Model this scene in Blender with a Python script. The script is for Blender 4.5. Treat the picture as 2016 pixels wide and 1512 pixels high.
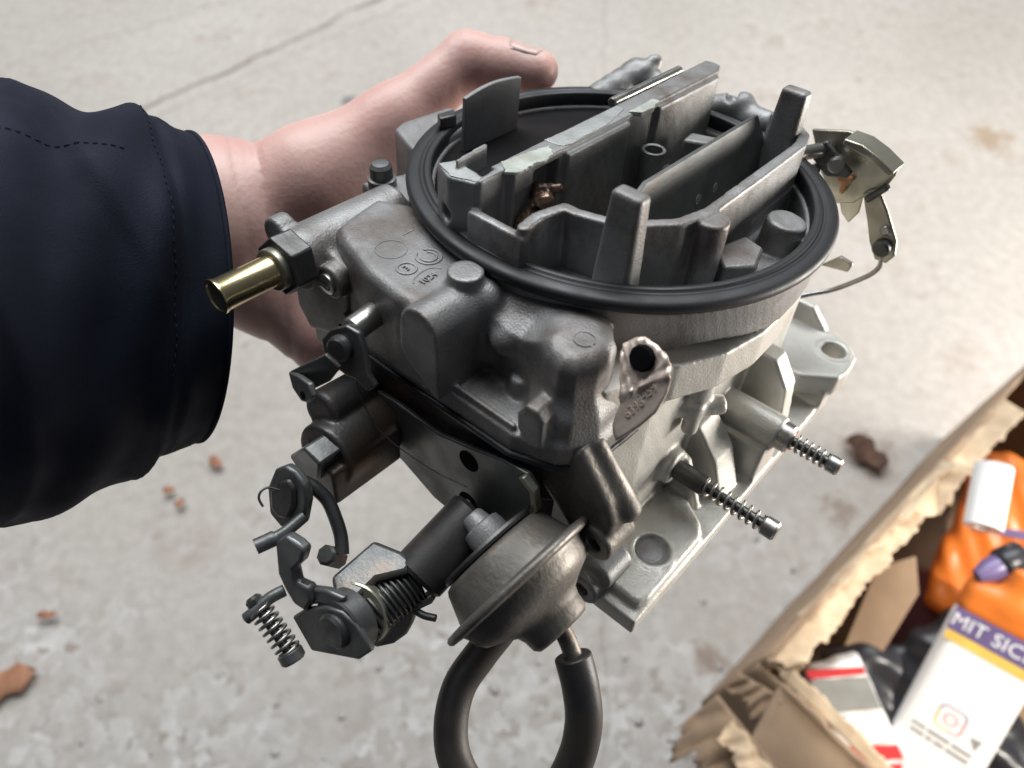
import bpy, bmesh, math, random
import numpy as np
from mathutils import Vector, Matrix

random.seed(7)
np.random.seed(7)
for _o in list(bpy.data.objects):
    bpy.data.objects.remove(_o, do_unlink=True)
SC = bpy.context.scene
COL = SC.collection
MM = 0.001

# ------------------------------------------------------------------ camera
cam_data = bpy.data.cameras.new("camera")
cam = bpy.data.objects.new("camera", cam_data)
COL.objects.link(cam)
cam.location = (0.0, 0.0, 0.80)
cam.rotation_euler = (math.radians(30), 0, 0)
cam_data.sensor_width = 36.0
cam_data.lens = 36.0 * 1515.0 / 2016.0
cam_data.clip_start = 0.01
cam_data.clip_end = 50.0
cam_data.dof.use_dof = True
cam_data.dof.focus_distance = 0.222
cam_data.dof.aperture_fstop = 10.0
SC.camera = cam

# ------------------------------------------------------------------ light
world = bpy.data.worlds.new("World")
SC.world = world
world.use_nodes = True
wb = world.node_tree.nodes["Background"]
wb.inputs[0].default_value = (0.80, 0.88, 1.0, 1)
wb.inputs[1].default_value = 0.085


def area(name, loc, target, size, power, color):
    d = bpy.data.lights.new(name, 'AREA')
    d.shape = 'RECTANGLE'
    d.size, d.size_y = size
    d.energy = power
    d.color = color
    o = bpy.data.objects.new(name, d)
    COL.objects.link(o)
    o.location = loc
    o.rotation_euler = (Vector(target) - Vector(loc)).to_track_quat('-Z', 'Y').to_euler()
    return o


area("door_light", (-0.15, 1.6, 2.4), (0, 0.4, 0.3), (2.8, 1.6), 98, (0.95, 0.98, 1.0))
area("side_light", (1.45, 0.25, 0.40), (0.1, 0.17, 0.52), (0.8, 0.6), 32, (1.0, 0.94, 0.86))
sp = bpy.data.lights.new("sun_patch", 'SPOT')
sp.energy = 170
sp.color = (1.0, 0.93, 0.82)
sp.spot_size = math.radians(12.5)
sp.spot_blend = 0.5
sp.shadow_soft_size = 0.03
spo = bpy.data.objects.new("sun_patch", sp)
COL.objects.link(spo)
spo.location = (0.75, -0.55, 1.7)
spo.rotation_euler = (Vector((0.385, 0.095, 0.19)) - spo.location).to_track_quat('-Z', 'Y').to_euler()

SC.view_settings.view_transform = 'Standard'
SC.view_settings.look = 'None'
SC.view_settings.exposure = 0.12
SC.view_settings.gamma = 1.0
SC.view_settings.use_curve_mapping = False
SC.cycles.max_bounces = 6
SC.cycles.use_denoising = True


# ------------------------------------------------------------------ materials
def nd(nt, typ, **kw):
    n = nt.nodes.new(typ)
    for k, v in kw.items():
        setattr(n, k, v)
    return n


def material(name, col, metallic=0.0, rough=0.5, col2=None, scale=60.0, mix=(0.4, 0.65), bump=0.0,
             bscale=900.0, rvar=0.1, sss=0.0, coat=0.0, spec=0.5, col3=None, scale3=25.0, mix3=(0.55, 0.7)):
    m = bpy.data.materials.new(name)
    m.use_nodes = True
    nt = m.node_tree
    b = nt.nodes["Principled BSDF"]
    b.inputs["Metallic"].default_value = metallic
    b.inputs["Roughness"].default_value = rough
    b.inputs["Specular IOR Level"].default_value = spec
    b.inputs["Coat Weight"].default_value = coat
    if sss:
        b.inputs["Subsurface Weight"].default_value = sss
        b.inputs["Subsurface Radius"].default_value = (0.006, 0.0025, 0.0015)
        b.inputs["Subsurface Scale"].default_value = 1.0
    tc = nd(nt, "ShaderNodeTexCoord")
    n1 = nd(nt, "ShaderNodeTexNoise")
    n1.inputs["Scale"].default_value = scale
    n1.inputs["Detail"].default_value = 6
    nt.links.new(tc.outputs["Object"], n1.inputs["Vector"])
    c = None
    if col2 is None:
        col2 = tuple(x * 0.82 for x in col)
    r1 = nd(nt, "ShaderNodeValToRGB")
    r1.color_ramp.elements[0].position = mix[0]
    r1.color_ramp.elements[1].position = mix[1]
    r1.color_ramp.elements[0].color = (*col2, 1)
    r1.color_ramp.elements[1].color = (*col, 1)
    nt.links.new(n1.outputs["Fac"], r1.inputs["Fac"])
    out = r1.outputs["Color"]
    if col3 is not None:
        n3 = nd(nt, "ShaderNodeTexNoise")
        n3.inputs["Scale"].default_value = scale3
        n3.inputs["Detail"].default_value = 8
        n3.inputs["Roughness"].default_value = 0.65
        nt.links.new(tc.outputs["Object"], n3.inputs["Vector"])
        mr = nd(nt, "ShaderNodeMapRange")
        mr.inputs["From Min"].default_value = mix3[0]
        mr.inputs["From Max"].default_value = mix3[1]
        nt.links.new(n3.outputs["Fac"], mr.inputs["Value"])
        mx = nd(nt, "ShaderNodeMix", data_type='RGBA')
        nt.links.new(mr.outputs["Result"], mx.inputs["Factor"])
        nt.links.new(out, mx.inputs["A"])
        mx.inputs["B"].default_value = (*col3, 1)
        out = mx.outputs["Result"]
    nt.links.new(out, b.inputs["Base Color"])
    if rvar:
        mr2 = nd(nt, "ShaderNodeMapRange")
        mr2.inputs["From Min"].default_value = 0.3
        mr2.inputs["From Max"].default_value = 0.7
        mr2.inputs["To Min"].default_value = min(1, rough + rvar)
        mr2.inputs["To Max"].default_value = max(0.02, rough - rvar)
        nt.links.new(n1.outputs["Fac"], mr2.inputs["Value"])
        nt.links.new(mr2.outputs["Result"], b.inputs["Roughness"])
    if bump:
        n2 = nd(nt, "ShaderNodeTexNoise")
        n2.inputs["Scale"].default_value = bscale
        n2.inputs["Detail"].default_value = 5
        nt.links.new(tc.outputs["Object"], n2.inputs["Vector"])
        bp = nd(nt, "ShaderNodeBump")
        bp.inputs["Strength"].default_value = bump
        bp.inputs["Distance"].default_value = 0.0006
        nt.links.new(n2.outputs["Fac"], bp.inputs["Height"])
        nt.links.new(bp.outputs["Normal"], b.inputs["Normal"])
    return m


MAT = {}
MAT['cast'] = material('cast_aluminium', (0.32, 0.32, 0.322), 0.42, 0.5, (0.225, 0.224, 0.222), 55, bump=0.28, bscale=1500, rvar=0.08,
                       col3=(0.115, 0.088, 0.070), scale3=32, mix3=(0.50, 0.72))
MAT['cast_grimy_shaded'] = material('grimy_shaded_cast_aluminium', (0.27, 0.268, 0.268), 0.42, 0.48, (0.18, 0.175, 0.17), 55, bump=0.32, bscale=1500, rvar=0.08,
                             col3=(0.10, 0.072, 0.055), scale3=36, mix3=(0.46, 0.68))  # brown grime, plus the front side's shade put into a darker base
MAT['cast_light'] = material('pale_cast_aluminium', (0.64, 0.63, 0.59), 0.38, 0.46, (0.53, 0.52, 0.48), 55, bump=0.25, bscale=1400, rvar=0.08,
                             col3=(0.34, 0.29, 0.22), scale3=26, mix3=(0.58, 0.78))  # lighter tone of the cast aluminium for the throttle base
MAT['cast_dark'] = material('dark_shaded_cast_aluminium', (0.10, 0.097, 0.095), 0.55, 0.46, (0.06, 0.057, 0.055), 55, bump=0.2, bscale=900,
                            col3=(0.13, 0.085, 0.06), scale3=35, mix3=(0.5, 0.68))  # darker casting tone; on the float bowl it holds painted-in shade
MAT['machined'] = material('machined_edge', (0.62, 0.63, 0.62), 0.75, 0.38, (0.45, 0.46, 0.45), 160, bump=0.1)
MAT['void'] = material('hole_shade_black', (0.006, 0.006, 0.007), 0.0, 0.95, spec=0.05, rvar=0)  # black discs and plugs stand in for the shade inside holes
MAT['valve'] = material('oily_black_plate', (0.016, 0.013, 0.013), 0.0, 0.8, (0.010, 0.009, 0.010), 40, spec=0.12, bump=0.1)
MAT['rubber'] = material('black_rubber', (0.016, 0.017, 0.020), 0.0, 0.5, (0.010, 0.011, 0.013), 90, bump=0.08, bscale=700)
MAT['hose'] = material('hose_rubber', (0.02, 0.019, 0.02), 0.0, 0.5, (0.03, 0.024, 0.02), 70, bump=0.1, bscale=900)
MAT['phenolic'] = material('black_phenolic', (0.03, 0.026, 0.027), 0.0, 0.5, (0.018, 0.016, 0.016), 50, bump=0.12, col3=(0.06, 0.045, 0.038), scale3=30)
MAT['steel'] = material('steel', (0.50, 0.49, 0.47), 0.95, 0.33, (0.34, 0.33, 0.31), 120, bump=0.08)
MAT['dark_steel'] = material('dark_steel', (0.13, 0.13, 0.13), 0.8, 0.42, (0.085, 0.083, 0.08), 90, bump=0.12)
MAT['sheet'] = material('zinc_sheet', (0.17, 0.175, 0.175), 0.65, 0.42, (0.11, 0.112, 0.11), 80, bump=0.12, col3=(0.16, 0.12, 0.09), scale3=40, mix3=(0.58, 0.75))
MAT['zinc_yellow'] = material('yellow_zinc', (0.47, 0.45, 0.37), 0.8, 0.36, (0.30, 0.285, 0.23), 80, bump=0.1)
MAT['brass'] = material('yellow_plated_tube', (0.88, 0.76, 0.45), 1.0, 0.24, (0.72, 0.60, 0.34), 60, rvar=0.04)
MAT['pot'] = material('aged_pot_metal', (0.20, 0.185, 0.165), 0.6, 0.5, (0.12, 0.11, 0.098), 70, bump=0.3, bscale=700,
                      col3=(0.19, 0.135, 0.085), scale3=60, mix3=(0.58, 0.76))
MAT['tag'] = material('foil_tag', (0.70, 0.58, 0.50), 0.35, 0.36, (0.58, 0.47, 0.40), 120, bump=0.15)
MAT['copper_dirt'] = material('oily_brown_metal', (0.26, 0.17, 0.12), 0.7, 0.33, (0.09, 0.06, 0.05), 140, bump=0.3)
MAT['residue'] = material('old_gasket_residue', (0.50, 0.53, 0.48), 0.0, 0.75, (0.36, 0.37, 0.32), 200, bump=0.5, bscale=1500)
MAT['orange_rust'] = material('orange_sealant', (0.75, 0.36, 0.16), 0.0, 0.6)
MAT['skin'] = material('skin', (0.70, 0.475, 0.42), 0.0, 0.42, (0.60, 0.35, 0.31), 32, (0.35, 0.7), bump=0.3, bscale=520, sss=0.25, spec=0.4, rvar=0.05)
MAT['nail'] = material('nail', (0.74, 0.50, 0.45), 0.0, 0.28, sss=0.1)
MAT['fabric'] = material('navy_fabric', (0.009, 0.012, 0.026), 0.0, 0.78, (0.006, 0.008, 0.018), 40, bump=0.35, bscale=2600, spec=0.22)
MAT['thread'] = material('navy_thread', (0.012, 0.015, 0.030), 0.0, 0.8, spec=0.2)
MAT['card'] = material('cardboard', (0.36, 0.25, 0.16), 0.0, 0.85, (0.28, 0.19, 0.125), 18, bump=0.3, bscale=260, col3=(0.22, 0.15, 0.10), scale3=12, mix3=(0.55, 0.75))
MAT['card_torn'] = material('torn_cardboard', (0.62, 0.48, 0.33), 0.0, 0.9, (0.48, 0.36, 0.24), 60, bump=0.6, bscale=400)
MAT['orange'] = material('orange_plastic', (0.72, 0.20, 0.03), 0.0, 0.36, (0.66, 0.17, 0.025), 14, bump=0.05)
MAT['white'] = material('white_plastic', (0.83, 0.83, 0.82), 0.0, 0.35, (0.78, 0.78, 0.77), 20)
MAT['purple'] = material('purple_print', (0.16, 0.12, 0.26), 0.0, 0.4)
MAT['red'] = material('red_print', (0.62, 0.05, 0.055), 0.0, 0.4, (0.5, 0.035, 0.05), 30)
MAT['blue'] = material('blue_print', (0.12, 0.27, 0.45), 0.0, 0.4)
MAT['dark_plastic'] = material('dark_plastic', (0.02, 0.02, 0.026), 0.0, 0.35)
MAT['maroon'] = material('maroon_packaging', (0.10, 0.022, 0.026), 0.0, 0.42, (0.06, 0.015, 0.02), 16)
MAT['grey_print'] = material('grey_print', (0.28, 0.29, 0.28), 0.0, 0.5)
MAT['pink_print'] = material('pink_print', (0.80, 0.25, 0.28), 0.0, 0.5)
MAT['yellow_print'] = material('yellow_print', (0.85, 0.55, 0.12), 0.0, 0.5)
MAT['leaf'] = material('dry_leaf', (0.42, 0.21, 0.12), 0.0, 0.75, (0.30, 0.13, 0.07), 60, bump=0.4)
MAT['dark_leaf'] = material('dark_dry_leaf', (0.15, 0.075, 0.045), 0.0, 0.8, (0.08, 0.042, 0.028), 70, bump=0.5)
MAT['pebble'] = material('pebble', (0.56, 0.53, 0.50), 0.0, 0.85, (0.36, 0.33, 0.30), 120, (0.3, 0.7), bump=0.3)


# ------------------------------------------------------------------ mesh helpers (mm in, metres out)
def obj(name, me, mat, parent=None, label=None, bevel=0.0, seg=2, smooth=True, angle=38):
    o = bpy.data.objects.new(name, me)
    COL.objects.link(o)
    if mat is not None:
        me.materials.append(MAT[mat] if isinstance(mat, str) else mat)
    if smooth:
        me.polygons.foreach_set('use_smooth', [True] * len(me.polygons))
        if angle:
            me.set_sharp_from_angle(angle=math.radians(angle))
    if parent is not None:
        o.parent = parent
    if bevel:
        b = o.modifiers.new('bevel', 'BEVEL')
        b.width = bevel * MM
        b.segments = seg
        b.limit_method = 'ANGLE'
        b.angle_limit = math.radians(38)
        b.harden_normals = False
    if label:
        o['label'] = label
    return o


def bm_mesh(bm, name='mesh', scale=MM):
    bmesh.ops.recalc_face_normals(bm, faces=bm.faces)
    if scale != 1:
        bmesh.ops.scale(bm, vec=(scale,) * 3, verts=bm.verts)
    me = bpy.data.meshes.new(name)
    bm.to_mesh(me)
    bm.free()
    return me


AX = {'x': (1, 2, 0), 'y': (0, 2, 1), 'z': (0, 1, 2)}


def prism(bm, pts, axis, lo, hi):
    a, b, c = AX[axis]
    def mk(p, h):
        v = [0, 0, 0]
        v[a], v[b], v[c] = p[0], p[1], h
        return bm.verts.new(v)
    A = [mk(p, lo) for p in pts]
    B = [mk(p, hi) for p in pts]
    n = len(pts)
    bm.faces.new(A)
    bm.faces.new(B[::-1])
    for i in range(n):
        bm.faces.new((A[i], A[(i + 1) % n], B[(i + 1) % n], B[i]))
    return bm


def box(bm, x, y, z):
    return prism(bm, [(x[0], y[0]), (x[1], y[0]), (x[1], y[1]), (x[0], y[1])], 'z', z[0], z[1])


def frame(d):
    d = Vector(d).normalized()
    u = d.orthogonal().normalized()
    return d, u, d.cross(u)


def lathe(bm, prof, o, d, n=32, closed=False):
    """prof: (r,h) along axis d from o."""
    d, u, v = frame(d)
    o = Vector(o)
    rings = []
    for r, h in prof:
        if r <= 1e-6:
            rings.append([bm.verts.new(o + d * h)])
        else:
            rings.append([bm.verts.new(o + d * h + (u * math.cos(2 * math.pi * k / n) + v * math.sin(2 * math.pi * k / n)) * r) for k in range(n)])
    m = len(rings)
    for i in range(m if closed else m - 1):
        A, B = rings[i], rings[(i + 1) % m]
        for k in range(n):
            k2 = (k + 1) % n
            if len(A) == 1 and len(B) == 1:
                continue
            if len(A) == 1:
                bm.faces.new((A[0], B[k], B[k2]))
            elif len(B) == 1:
                bm.faces.new((A[k], A[k2], B[0]))
            else:
                bm.faces.new((A[k], A[k2], B[k2], B[k]))
    if not closed:
        if len(rings[0]) > 1:
            bm.faces.new(rings[0])
        if len(rings[-1]) > 1:
            bm.faces.new(rings[-1])
    return bm


def cyl(bm, a, b, r, r2=None, n=24, ch=0.0):
    a, b = Vector(a), Vector(b)
    L = (b - a).length
    r2 = r if r2 is None else r2
    if ch:
        prof = [(r - ch, 0), (r, ch), (r2, L - ch), (r2 - ch, L)]
    else:
        prof = [(r, 0), (r2, L)]
    return lathe(bm, prof, a, b - a, n)


def catmull(pts, sub=6, closed=False):
    P = [Vector(p) for p in pts]
    n = len(P)
    out = []
    for i in range(n if closed else n - 1):
        if closed:
            p0, p1, p2, p3 = P[(i - 1) % n], P[i], P[(i + 1) % n], P[(i + 2) % n]
        else:
            p0, p1, p2, p3 = P[max(0, i - 1)], P[i], P[i + 1], P[min(n - 1, i + 2)]
        for k in range(sub):
            t = k / sub
            out.append(0.5 * ((2 * p1) + (p2 - p0) * t + (2 * p0 - 5 * p1 + 4 * p2 - p3) * t * t + (3 * p1 - p0 - 3 * p2 + p3) * t ** 3))
    if not closed:
        out.append(P[-1])
    return out


def tube(bm, path, r, n=12, closed=False, cap=True):
    P = [Vector(p) for p in path]
    m = len(P)
    rings = []
    u = None
    for i, p in enumerate(P):
        if closed:
            t = (P[(i + 1) % m] - P[(i - 1) % m]).normalized()
        else:
            t = (P[min(i + 1, m - 1)] - P[max(i - 1, 0)]).normalized()
        if u is None:
            u = t.orthogonal().normalized()
        else:
            u = (u - t * u.dot(t)).normalized()
        v = t.cross(u)
        rr = r[i] if isinstance(r, (list, tuple)) else r
        rings.append([bm.verts.new(p + (u * math.cos(2 * math.pi * k / n) + v * math.sin(2 * math.pi * k / n)) * rr) for k in range(n)])
    for i in range(m if closed else m - 1):
        A, B = rings[i], rings[(i + 1) % m]
        for k in range(n):
            bm.faces.new((A[k], A[(k + 1) % n], B[(k + 1) % n], B[k]))
    if not closed and cap:
        bm.faces.new(rings[0])
        bm.faces.new(rings[-1])
    return bm


def helix(a, b, R, turns, per=16):
    a, b = Vector(a), Vector(b)
    d, u, v = frame(b - a)
    L = (b - a).length
    N = int(turns * per)
    return [a + d * (L * i / N) + (u * math.cos(2 * math.pi * i / per) + v * math.sin(2 * math.pi * i / per)) * R for i in range(N + 1)]


def hexnut(bm, a, b, r, n=6):
    return cyl(bm, a, b, r, n=n)


def text_mesh(body, size, depth):
    """Mesh of lettering in its XY plane (metres), extruded along +Z."""
    cu = bpy.data.curves.new('lettering', 'FONT')
    cu.body = body
    cu.size = size
    cu.extrude = depth / 2
    cu.align_x = 'CENTER'
    cu.align_y = 'CENTER'
    cu.resolution_u = 3
    to = bpy.data.objects.new('lettering', cu)
    COL.objects.link(to)
    bpy.context.view_layer.update()
    me = bpy.data.meshes.new_from_object(to.evaluated_get(bpy.context.evaluated_depsgraph_get()))
    bpy.data.objects.remove(to, do_unlink=True)
    bpy.data.curves.remove(cu)
    return me


def place_mesh(me, o, xd, yd):
    xd, yd = Vector(xd).normalized(), Vector(yd).normalized()
    zd = xd.cross(yd).normalized()
    yd = zd.cross(xd)
    m = Matrix((xd, yd, zd)).transposed().to_4x4()
    m.translation = Vector(o)
    me.transform(m)
    return me


# ------------------------------------------------------------------ signed-distance castings
def s_box(P, x, y, z, r=0.0):
    q = [np.abs(P[i] - (b[0] + b[1]) / 2) - ((b[1] - b[0]) / 2 - r) for i, b in enumerate((x, y, z))]
    o = np.sqrt(sum(np.maximum(k, 0) ** 2 for k in q))
    return o + np.minimum(np.maximum(np.maximum(q[0], q[1]), q[2]), 0) - r


def s_cap(P, a, b, ra, rb=None):
    rb = ra if rb is None else rb
    a, b = np.array(a, float), np.array(b, float)
    ab = b - a
    t = np.clip(sum((P[i] - a[i]) * ab[i] for i in range(3)) / max(ab @ ab, 1e-9), 0, 1)
    return np.sqrt(sum((P[i] - a[i] - t * ab[i]) ** 2 for i in range(3))) - (ra + (rb - ra) * t)


def s_cyl(P, a, b, r, rnd=0.0):
    a, b = np.array(a, float), np.array(b, float)
    L = np.linalg.norm(b - a)
    d = (b - a) / L
    h = sum((P[i] - a[i]) * d[i] for i in range(3))
    rr = np.sqrt(np.maximum(sum((P[i] - a[i]) ** 2 for i in range(3)) - h * h, 0))
    q0 = rr - (r - rnd)
    q1 = np.abs(h - L / 2) - (L / 2 - rnd)
    return np.sqrt(np.maximum(q0, 0) ** 2 + np.maximum(q1, 0) ** 2) + np.minimum(np.maximum(q0, q1), 0) - rnd


def s_poly(U, V, pts):
    d = np.full(U.shape, 1e9)
    s = np.ones(U.shape)
    n = len(pts)
    for i in range(n):
        ax, ay = pts[i]
        bx, by = pts[i - 1]
        ex, ey = bx - ax, by - ay
        wx, wy = U - ax, V - ay
        t = np.clip((wx * ex + wy * ey) / (ex * ex + ey * ey + 1e-12), 0, 1)
        d = np.minimum(d, (wx - ex * t) ** 2 + (wy - ey * t) ** 2)
        c1, c2, c3 = V >= ay, V < by, ex * wy > ey * wx
        s = np.where((c1 & c2 & c3) | (~c1 & ~c2 & ~c3), -s, s)
    return s * np.sqrt(d)


def s_prism(P, pts, axis, lo, hi, r=0.0):
    a, b, c = AX[axis]
    q0 = s_poly(P[a], P[b], pts) + r
    q1 = np.abs(P[c] - (lo + hi) / 2) - ((hi - lo) / 2 - r)
    return np.sqrt(np.maximum(q0, 0) ** 2 + np.maximum(q1, 0) ** 2) + np.minimum(np.maximum(q0, q1), 0) - r


def smin(a, b, k):
    h = np.clip(0.5 + 0.5 * (b - a) / k, 0, 1)
    return b + (a - b) * h - k * h * (1 - h)


def smax(a, b, k):
    return -smin(-a, -b, k)


def sdf_mesh(f, lo, hi, h, scale=MM, name='casting'):
    """Naive surface nets over the box lo..hi (mm)."""
    ns = [int(math.ceil((hi[i] - lo[i]) / h)) + 1 for i in range(3)]
    ax = [lo[i] + h * np.arange(ns[i]) for i in range(3)]
    B = 8
    nb = [(n + B - 1) // B for n in ns]
    cen = np.meshgrid(*[lo[i] + h * (B * np.arange(nb[i]) + (B - 1) / 2) for i in range(3)], indexing='ij')
    Dc = f(cen)
    D = np.repeat(np.repeat(np.repeat(np.where(Dc < 0, -9.0, 9.0), B, 0), B, 1), B, 2)
    act = np.argwhere(np.abs(Dc) < h * B * 0.95 + 0.8)
    loc = np.stack(np.meshgrid(*[np.arange(B)] * 3, indexing='ij'), -1).reshape(-1, 3)
    for c0 in range(0, len(act), 600):
        ii = (act[c0:c0 + 600, None, :] * B + loc[None]).reshape(-1, 3)
        Q = [lo[i] + h * ii[:, i] for i in range(3)]
        D[ii[:, 0], ii[:, 1], ii[:, 2]] = f(Q)
    D = D[:ns[0], :ns[1], :ns[2]].copy()
    D[0], D[-1] = 9, 9
    D[:, 0], D[:, -1] = 9, 9
    D[:, :, 0], D[:, :, -1] = 9, 9
    S = D < 0
    cs = tuple(n - 1 for n in ns)
    offs = [(i, j, k) for i in (0, 1) for j in (0, 1) for k in (0, 1)]
    tot = np.zeros(cs, dtype=np.int8)
    for o in offs:
        tot += S[o[0]:o[0] + cs[0], o[1]:o[1] + cs[1], o[2]:o[2] + cs[2]]
    ijk = np.argwhere((tot > 0) & (tot < 8))
    idx = np.full(cs, -1, dtype=np.int64)
    idx[ijk[:, 0], ijk[:, 1], ijk[:, 2]] = np.arange(len(ijk))
    cor = {o: D[ijk[:, 0] + o[0], ijk[:, 1] + o[1], ijk[:, 2] + o[2]] for o in offs}
    acc = np.zeros((len(ijk), 3))
    cnt = np.zeros(len(ijk))
    for a in offs:
        for axn in range(3):
            if a[axn]:
                continue
            b = list(a)
            b[axn] = 1
            da, db = cor[a], cor[tuple(b)]
            m = (da < 0) != (db < 0)
            t = np.where(m, da / np.where(m, da - db, 1), 0)
            for c in range(3):
                acc[:, c] += np.where(m, (a[c] + (t if c == axn else 0)), 0)
            cnt += m
    V = (ijk + acc / cnt[:, None]) * h + np.array(lo)
    F = []
    for axn in range(3):
        o = [0, 0, 0]
        o[axn] = 1
        A = S[:ns[0] - o[0], :ns[1] - o[1], :ns[2] - o[2]]
        B = S[o[0]:, o[1]:, o[2]:]
        e = np.argwhere(A != B)
        sa = A[tuple(e.T)]
        u, v = (axn + 1) % 3, (axn + 2) % 3
        ok = (e[:, u] > 0) & (e[:, v] > 0)
        e, sa = e[ok], sa[ok]
        def g(du, dv):
            q = e.copy()
            q[:, u] -= du
            q[:, v] -= dv
            return idx[tuple(q.T)]
        quad = np.stack([g(0, 0), g(1, 0), g(1, 1), g(0, 1)], 1)
        quad[~sa] = quad[~sa][:, ::-1]
        F.append(quad)
    F = np.concatenate(F)
    me = bpy.data.meshes.new(name)
    me.vertices.add(len(V))
    me.vertices.foreach_set('co', (V * scale).ravel())
    me.loops.add(F.size)
    me.loops.foreach_set('vertex_index', F.ravel())
    me.polygons.add(len(F))
    me.polygons.foreach_set('loop_start', np.arange(0, F.size, 4))
    me.update(calc_edges=True)
    me.validate()
    return me


def tag(o, label, cat, group=None, kind=None):
    if label:
        o['label'] = label
    if cat:
        o['category'] = cat
    if group:
        o['group'] = group
    if kind:
        o['kind'] = kind
    return o


def empty(name, loc=(0, 0, 0)):
    o = bpy.data.objects.new(name, None)
    o.empty_display_size = 0.01
    COL.objects.link(o)
    o.location = loc
    return o


# ------------------------------------------------------------------ ground
def ground_material():
    m = bpy.data.materials.new('concrete')
    m.use_nodes = True
    nt = m.node_tree
    b = nt.nodes["Principled BSDF"]
    b.inputs["Roughness"].default_value = 0.85
    tc = nd(nt, "ShaderNodeTexCoord")
    L = nt.links.new
    def noise(scale, detail=6, rough=0.6):
        n = nd(nt, "ShaderNodeTexNoise")
        n.inputs["Scale"].default_value = scale
        n.inputs["Detail"].default_value = detail
        n.inputs["Roughness"].default_value = rough
        L(tc.outputs["Object"], n.inputs["Vector"])
        return n.outputs["Fac"]
    def ramp(fac, stops):
        r = nd(nt, "ShaderNodeValToRGB")
        while len(r.color_ramp.elements) < len(stops):
            r.color_ramp.elements.new(0.5)
        for e, (p, c) in zip(r.color_ramp.elements, stops):
            e.position = p
            e.color = (*c, 1)
        L(fac, r.inputs["Fac"])
        return r.outputs["Color"]
    def mixc(fac, a, bb, mode='MIX'):
        x = nd(nt, "ShaderNodeMix", data_type='RGBA', blend_type=mode)
        if isinstance(fac, float):
            x.inputs["Factor"].default_value = fac
        else:
            L(fac, x.inputs["Factor"])
        L(a, x.inputs["A"])
        if isinstance(bb, tuple):
            x.inputs["B"].default_value = (*bb, 1)
        else:
            L(bb, x.inputs["B"])
        return x.outputs["Result"]
    def rng(fac, a, c, lo=0.0, hi=1.0):
        r = nd(nt, "ShaderNodeMapRange")
        r.inputs["From Min"].default_value = a
        r.inputs["From Max"].default_value = c
        r.inputs["To Min"].default_value = lo
        r.inputs["To Max"].default_value = hi
        L(fac, r.inputs["Value"])
        return r.outputs["Result"]
    def math2(op, a, bb):
        n = nd(nt, "ShaderNodeMath", operation=op)
        for i, v in enumerate((a, bb)):
            if isinstance(v, (int, float)):
                n.inputs[i].default_value = v
            else:
                L(v, n.inputs[i])
        return n.outputs[0]
    base = ramp(noise(3.2, 7, 0.62), [(0.3, (0.43, 0.395, 0.36)), (0.7, (0.53, 0.495, 0.46))])
    fine = ramp(noise(75, 5, 0.6), [(0.35, (0.80, 0.79, 0.77)), (0.65, (1.0, 1.0, 1.0))])
    c = mixc(0.8, base, fine, 'MULTIPLY')
    # brown leaf-litter stains, patchy
    st = rng(noise(6.5, 8, 0.7), 0.56, 0.74, 0, 0.65)
    c = mixc(st, c, (0.26, 0.185, 0.135))
    sp = rng(noise(38, 4, 0.5), 0.68, 0.76, 0, 0.45)
    c = mixc(sp, c, (0.20, 0.15, 0.12))
    # exposed aggregate where the surface has worn away
    sep0 = nd(nt, "ShaderNodeSeparateXYZ")
    L(tc.outputs["Object"], sep0.inputs[0])
    zone = math2('MULTIPLY', rng(math2('ADD', sep0.outputs[1], rng(noise(4.5, 5, 0.6), 0.25, 0.75, -0.24, 0.24)), 0.27, 0.10), 1.0)
    def chips(scale, stops):
        vo = nd(nt, "ShaderNodeTexVoronoi")
        vo.inputs["Scale"].default_value = scale
        vo.inputs["Randomness"].default_value = 1.0
        wv = nd(nt, "ShaderNodeMix", data_type='VECTOR')
        wn = nd(nt, "ShaderNodeTexNoise")
        wn.inputs["Scale"].default_value = scale * 0.7
        L(tc.outputs["Object"], wn.inputs["Vector"])
        wv.inputs["Factor"].default_value = 0.02
        L(tc.outputs["Object"], wv.inputs["A"])
        L(wn.outputs["Color"], wv.inputs["B"])
        L(wv.outputs["Result"], vo.inputs["Vector"])
        s3 = nd(nt, "ShaderNodeSeparateXYZ")
        L(vo.outputs["Color"], s3.inputs[0])
        return ramp(s3.outputs[0], stops), vo.outputs["Distance"]
    ch1, cd1 = chips(95, [(0.0, (0.30, 0.25, 0.21)), (0.18, (0.41, 0.38, 0.35)), (0.6, (0.50, 0.475, 0.45)), (0.92, (0.62, 0.60, 0.58))])
    c = mixc(math2('MULTIPLY', zone, rng(noise(22, 4, 0.6), 0.35, 0.6, 0.25, 0.9)), c, ch1)
    # distance from given spots
    def spot(x, y, r, col, strength):
        nonlocal c
        v = nd(nt, "ShaderNodeVectorMath", operation='DISTANCE')
        L(tc.outputs["Object"], v.inputs[0])
        v.inputs[1].default_value = (x, y, 0)
        d = math2('ADD', v.outputs["Value"], rng(noise(45, 5, 0.7), 0.3, 0.7, -r * 0.8, r * 0.8))
        c = mixc(rng(d, r, r * 0.35, 0, strength), c, col)
    spot(0.405, 0.372, 0.030, (0.18, 0.10, 0.065), 0.55)
    spot(0.7049, 0.8818, 0.035, (0.30, 0.21, 0.13), 0.7)
    spot(0.36, 0.30, 0.018, (0.2, 0.12, 0.08), 0.6)
    spot(0.20, 0.145, 0.02, (0.2, 0.13, 0.09), 0.6)
    spot(-0.13, 0.87, 0.02, (0.13, 0.12, 0.12), 0.7)
    spot(-0.25, 0.96, 0.012, (0.10, 0.10, 0.10), 0.7)
    # joints: lines in the slab
    sep = nd(nt, "ShaderNodeSeparateXYZ")
    L(tc.outputs["Object"], sep.inputs[0])
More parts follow.
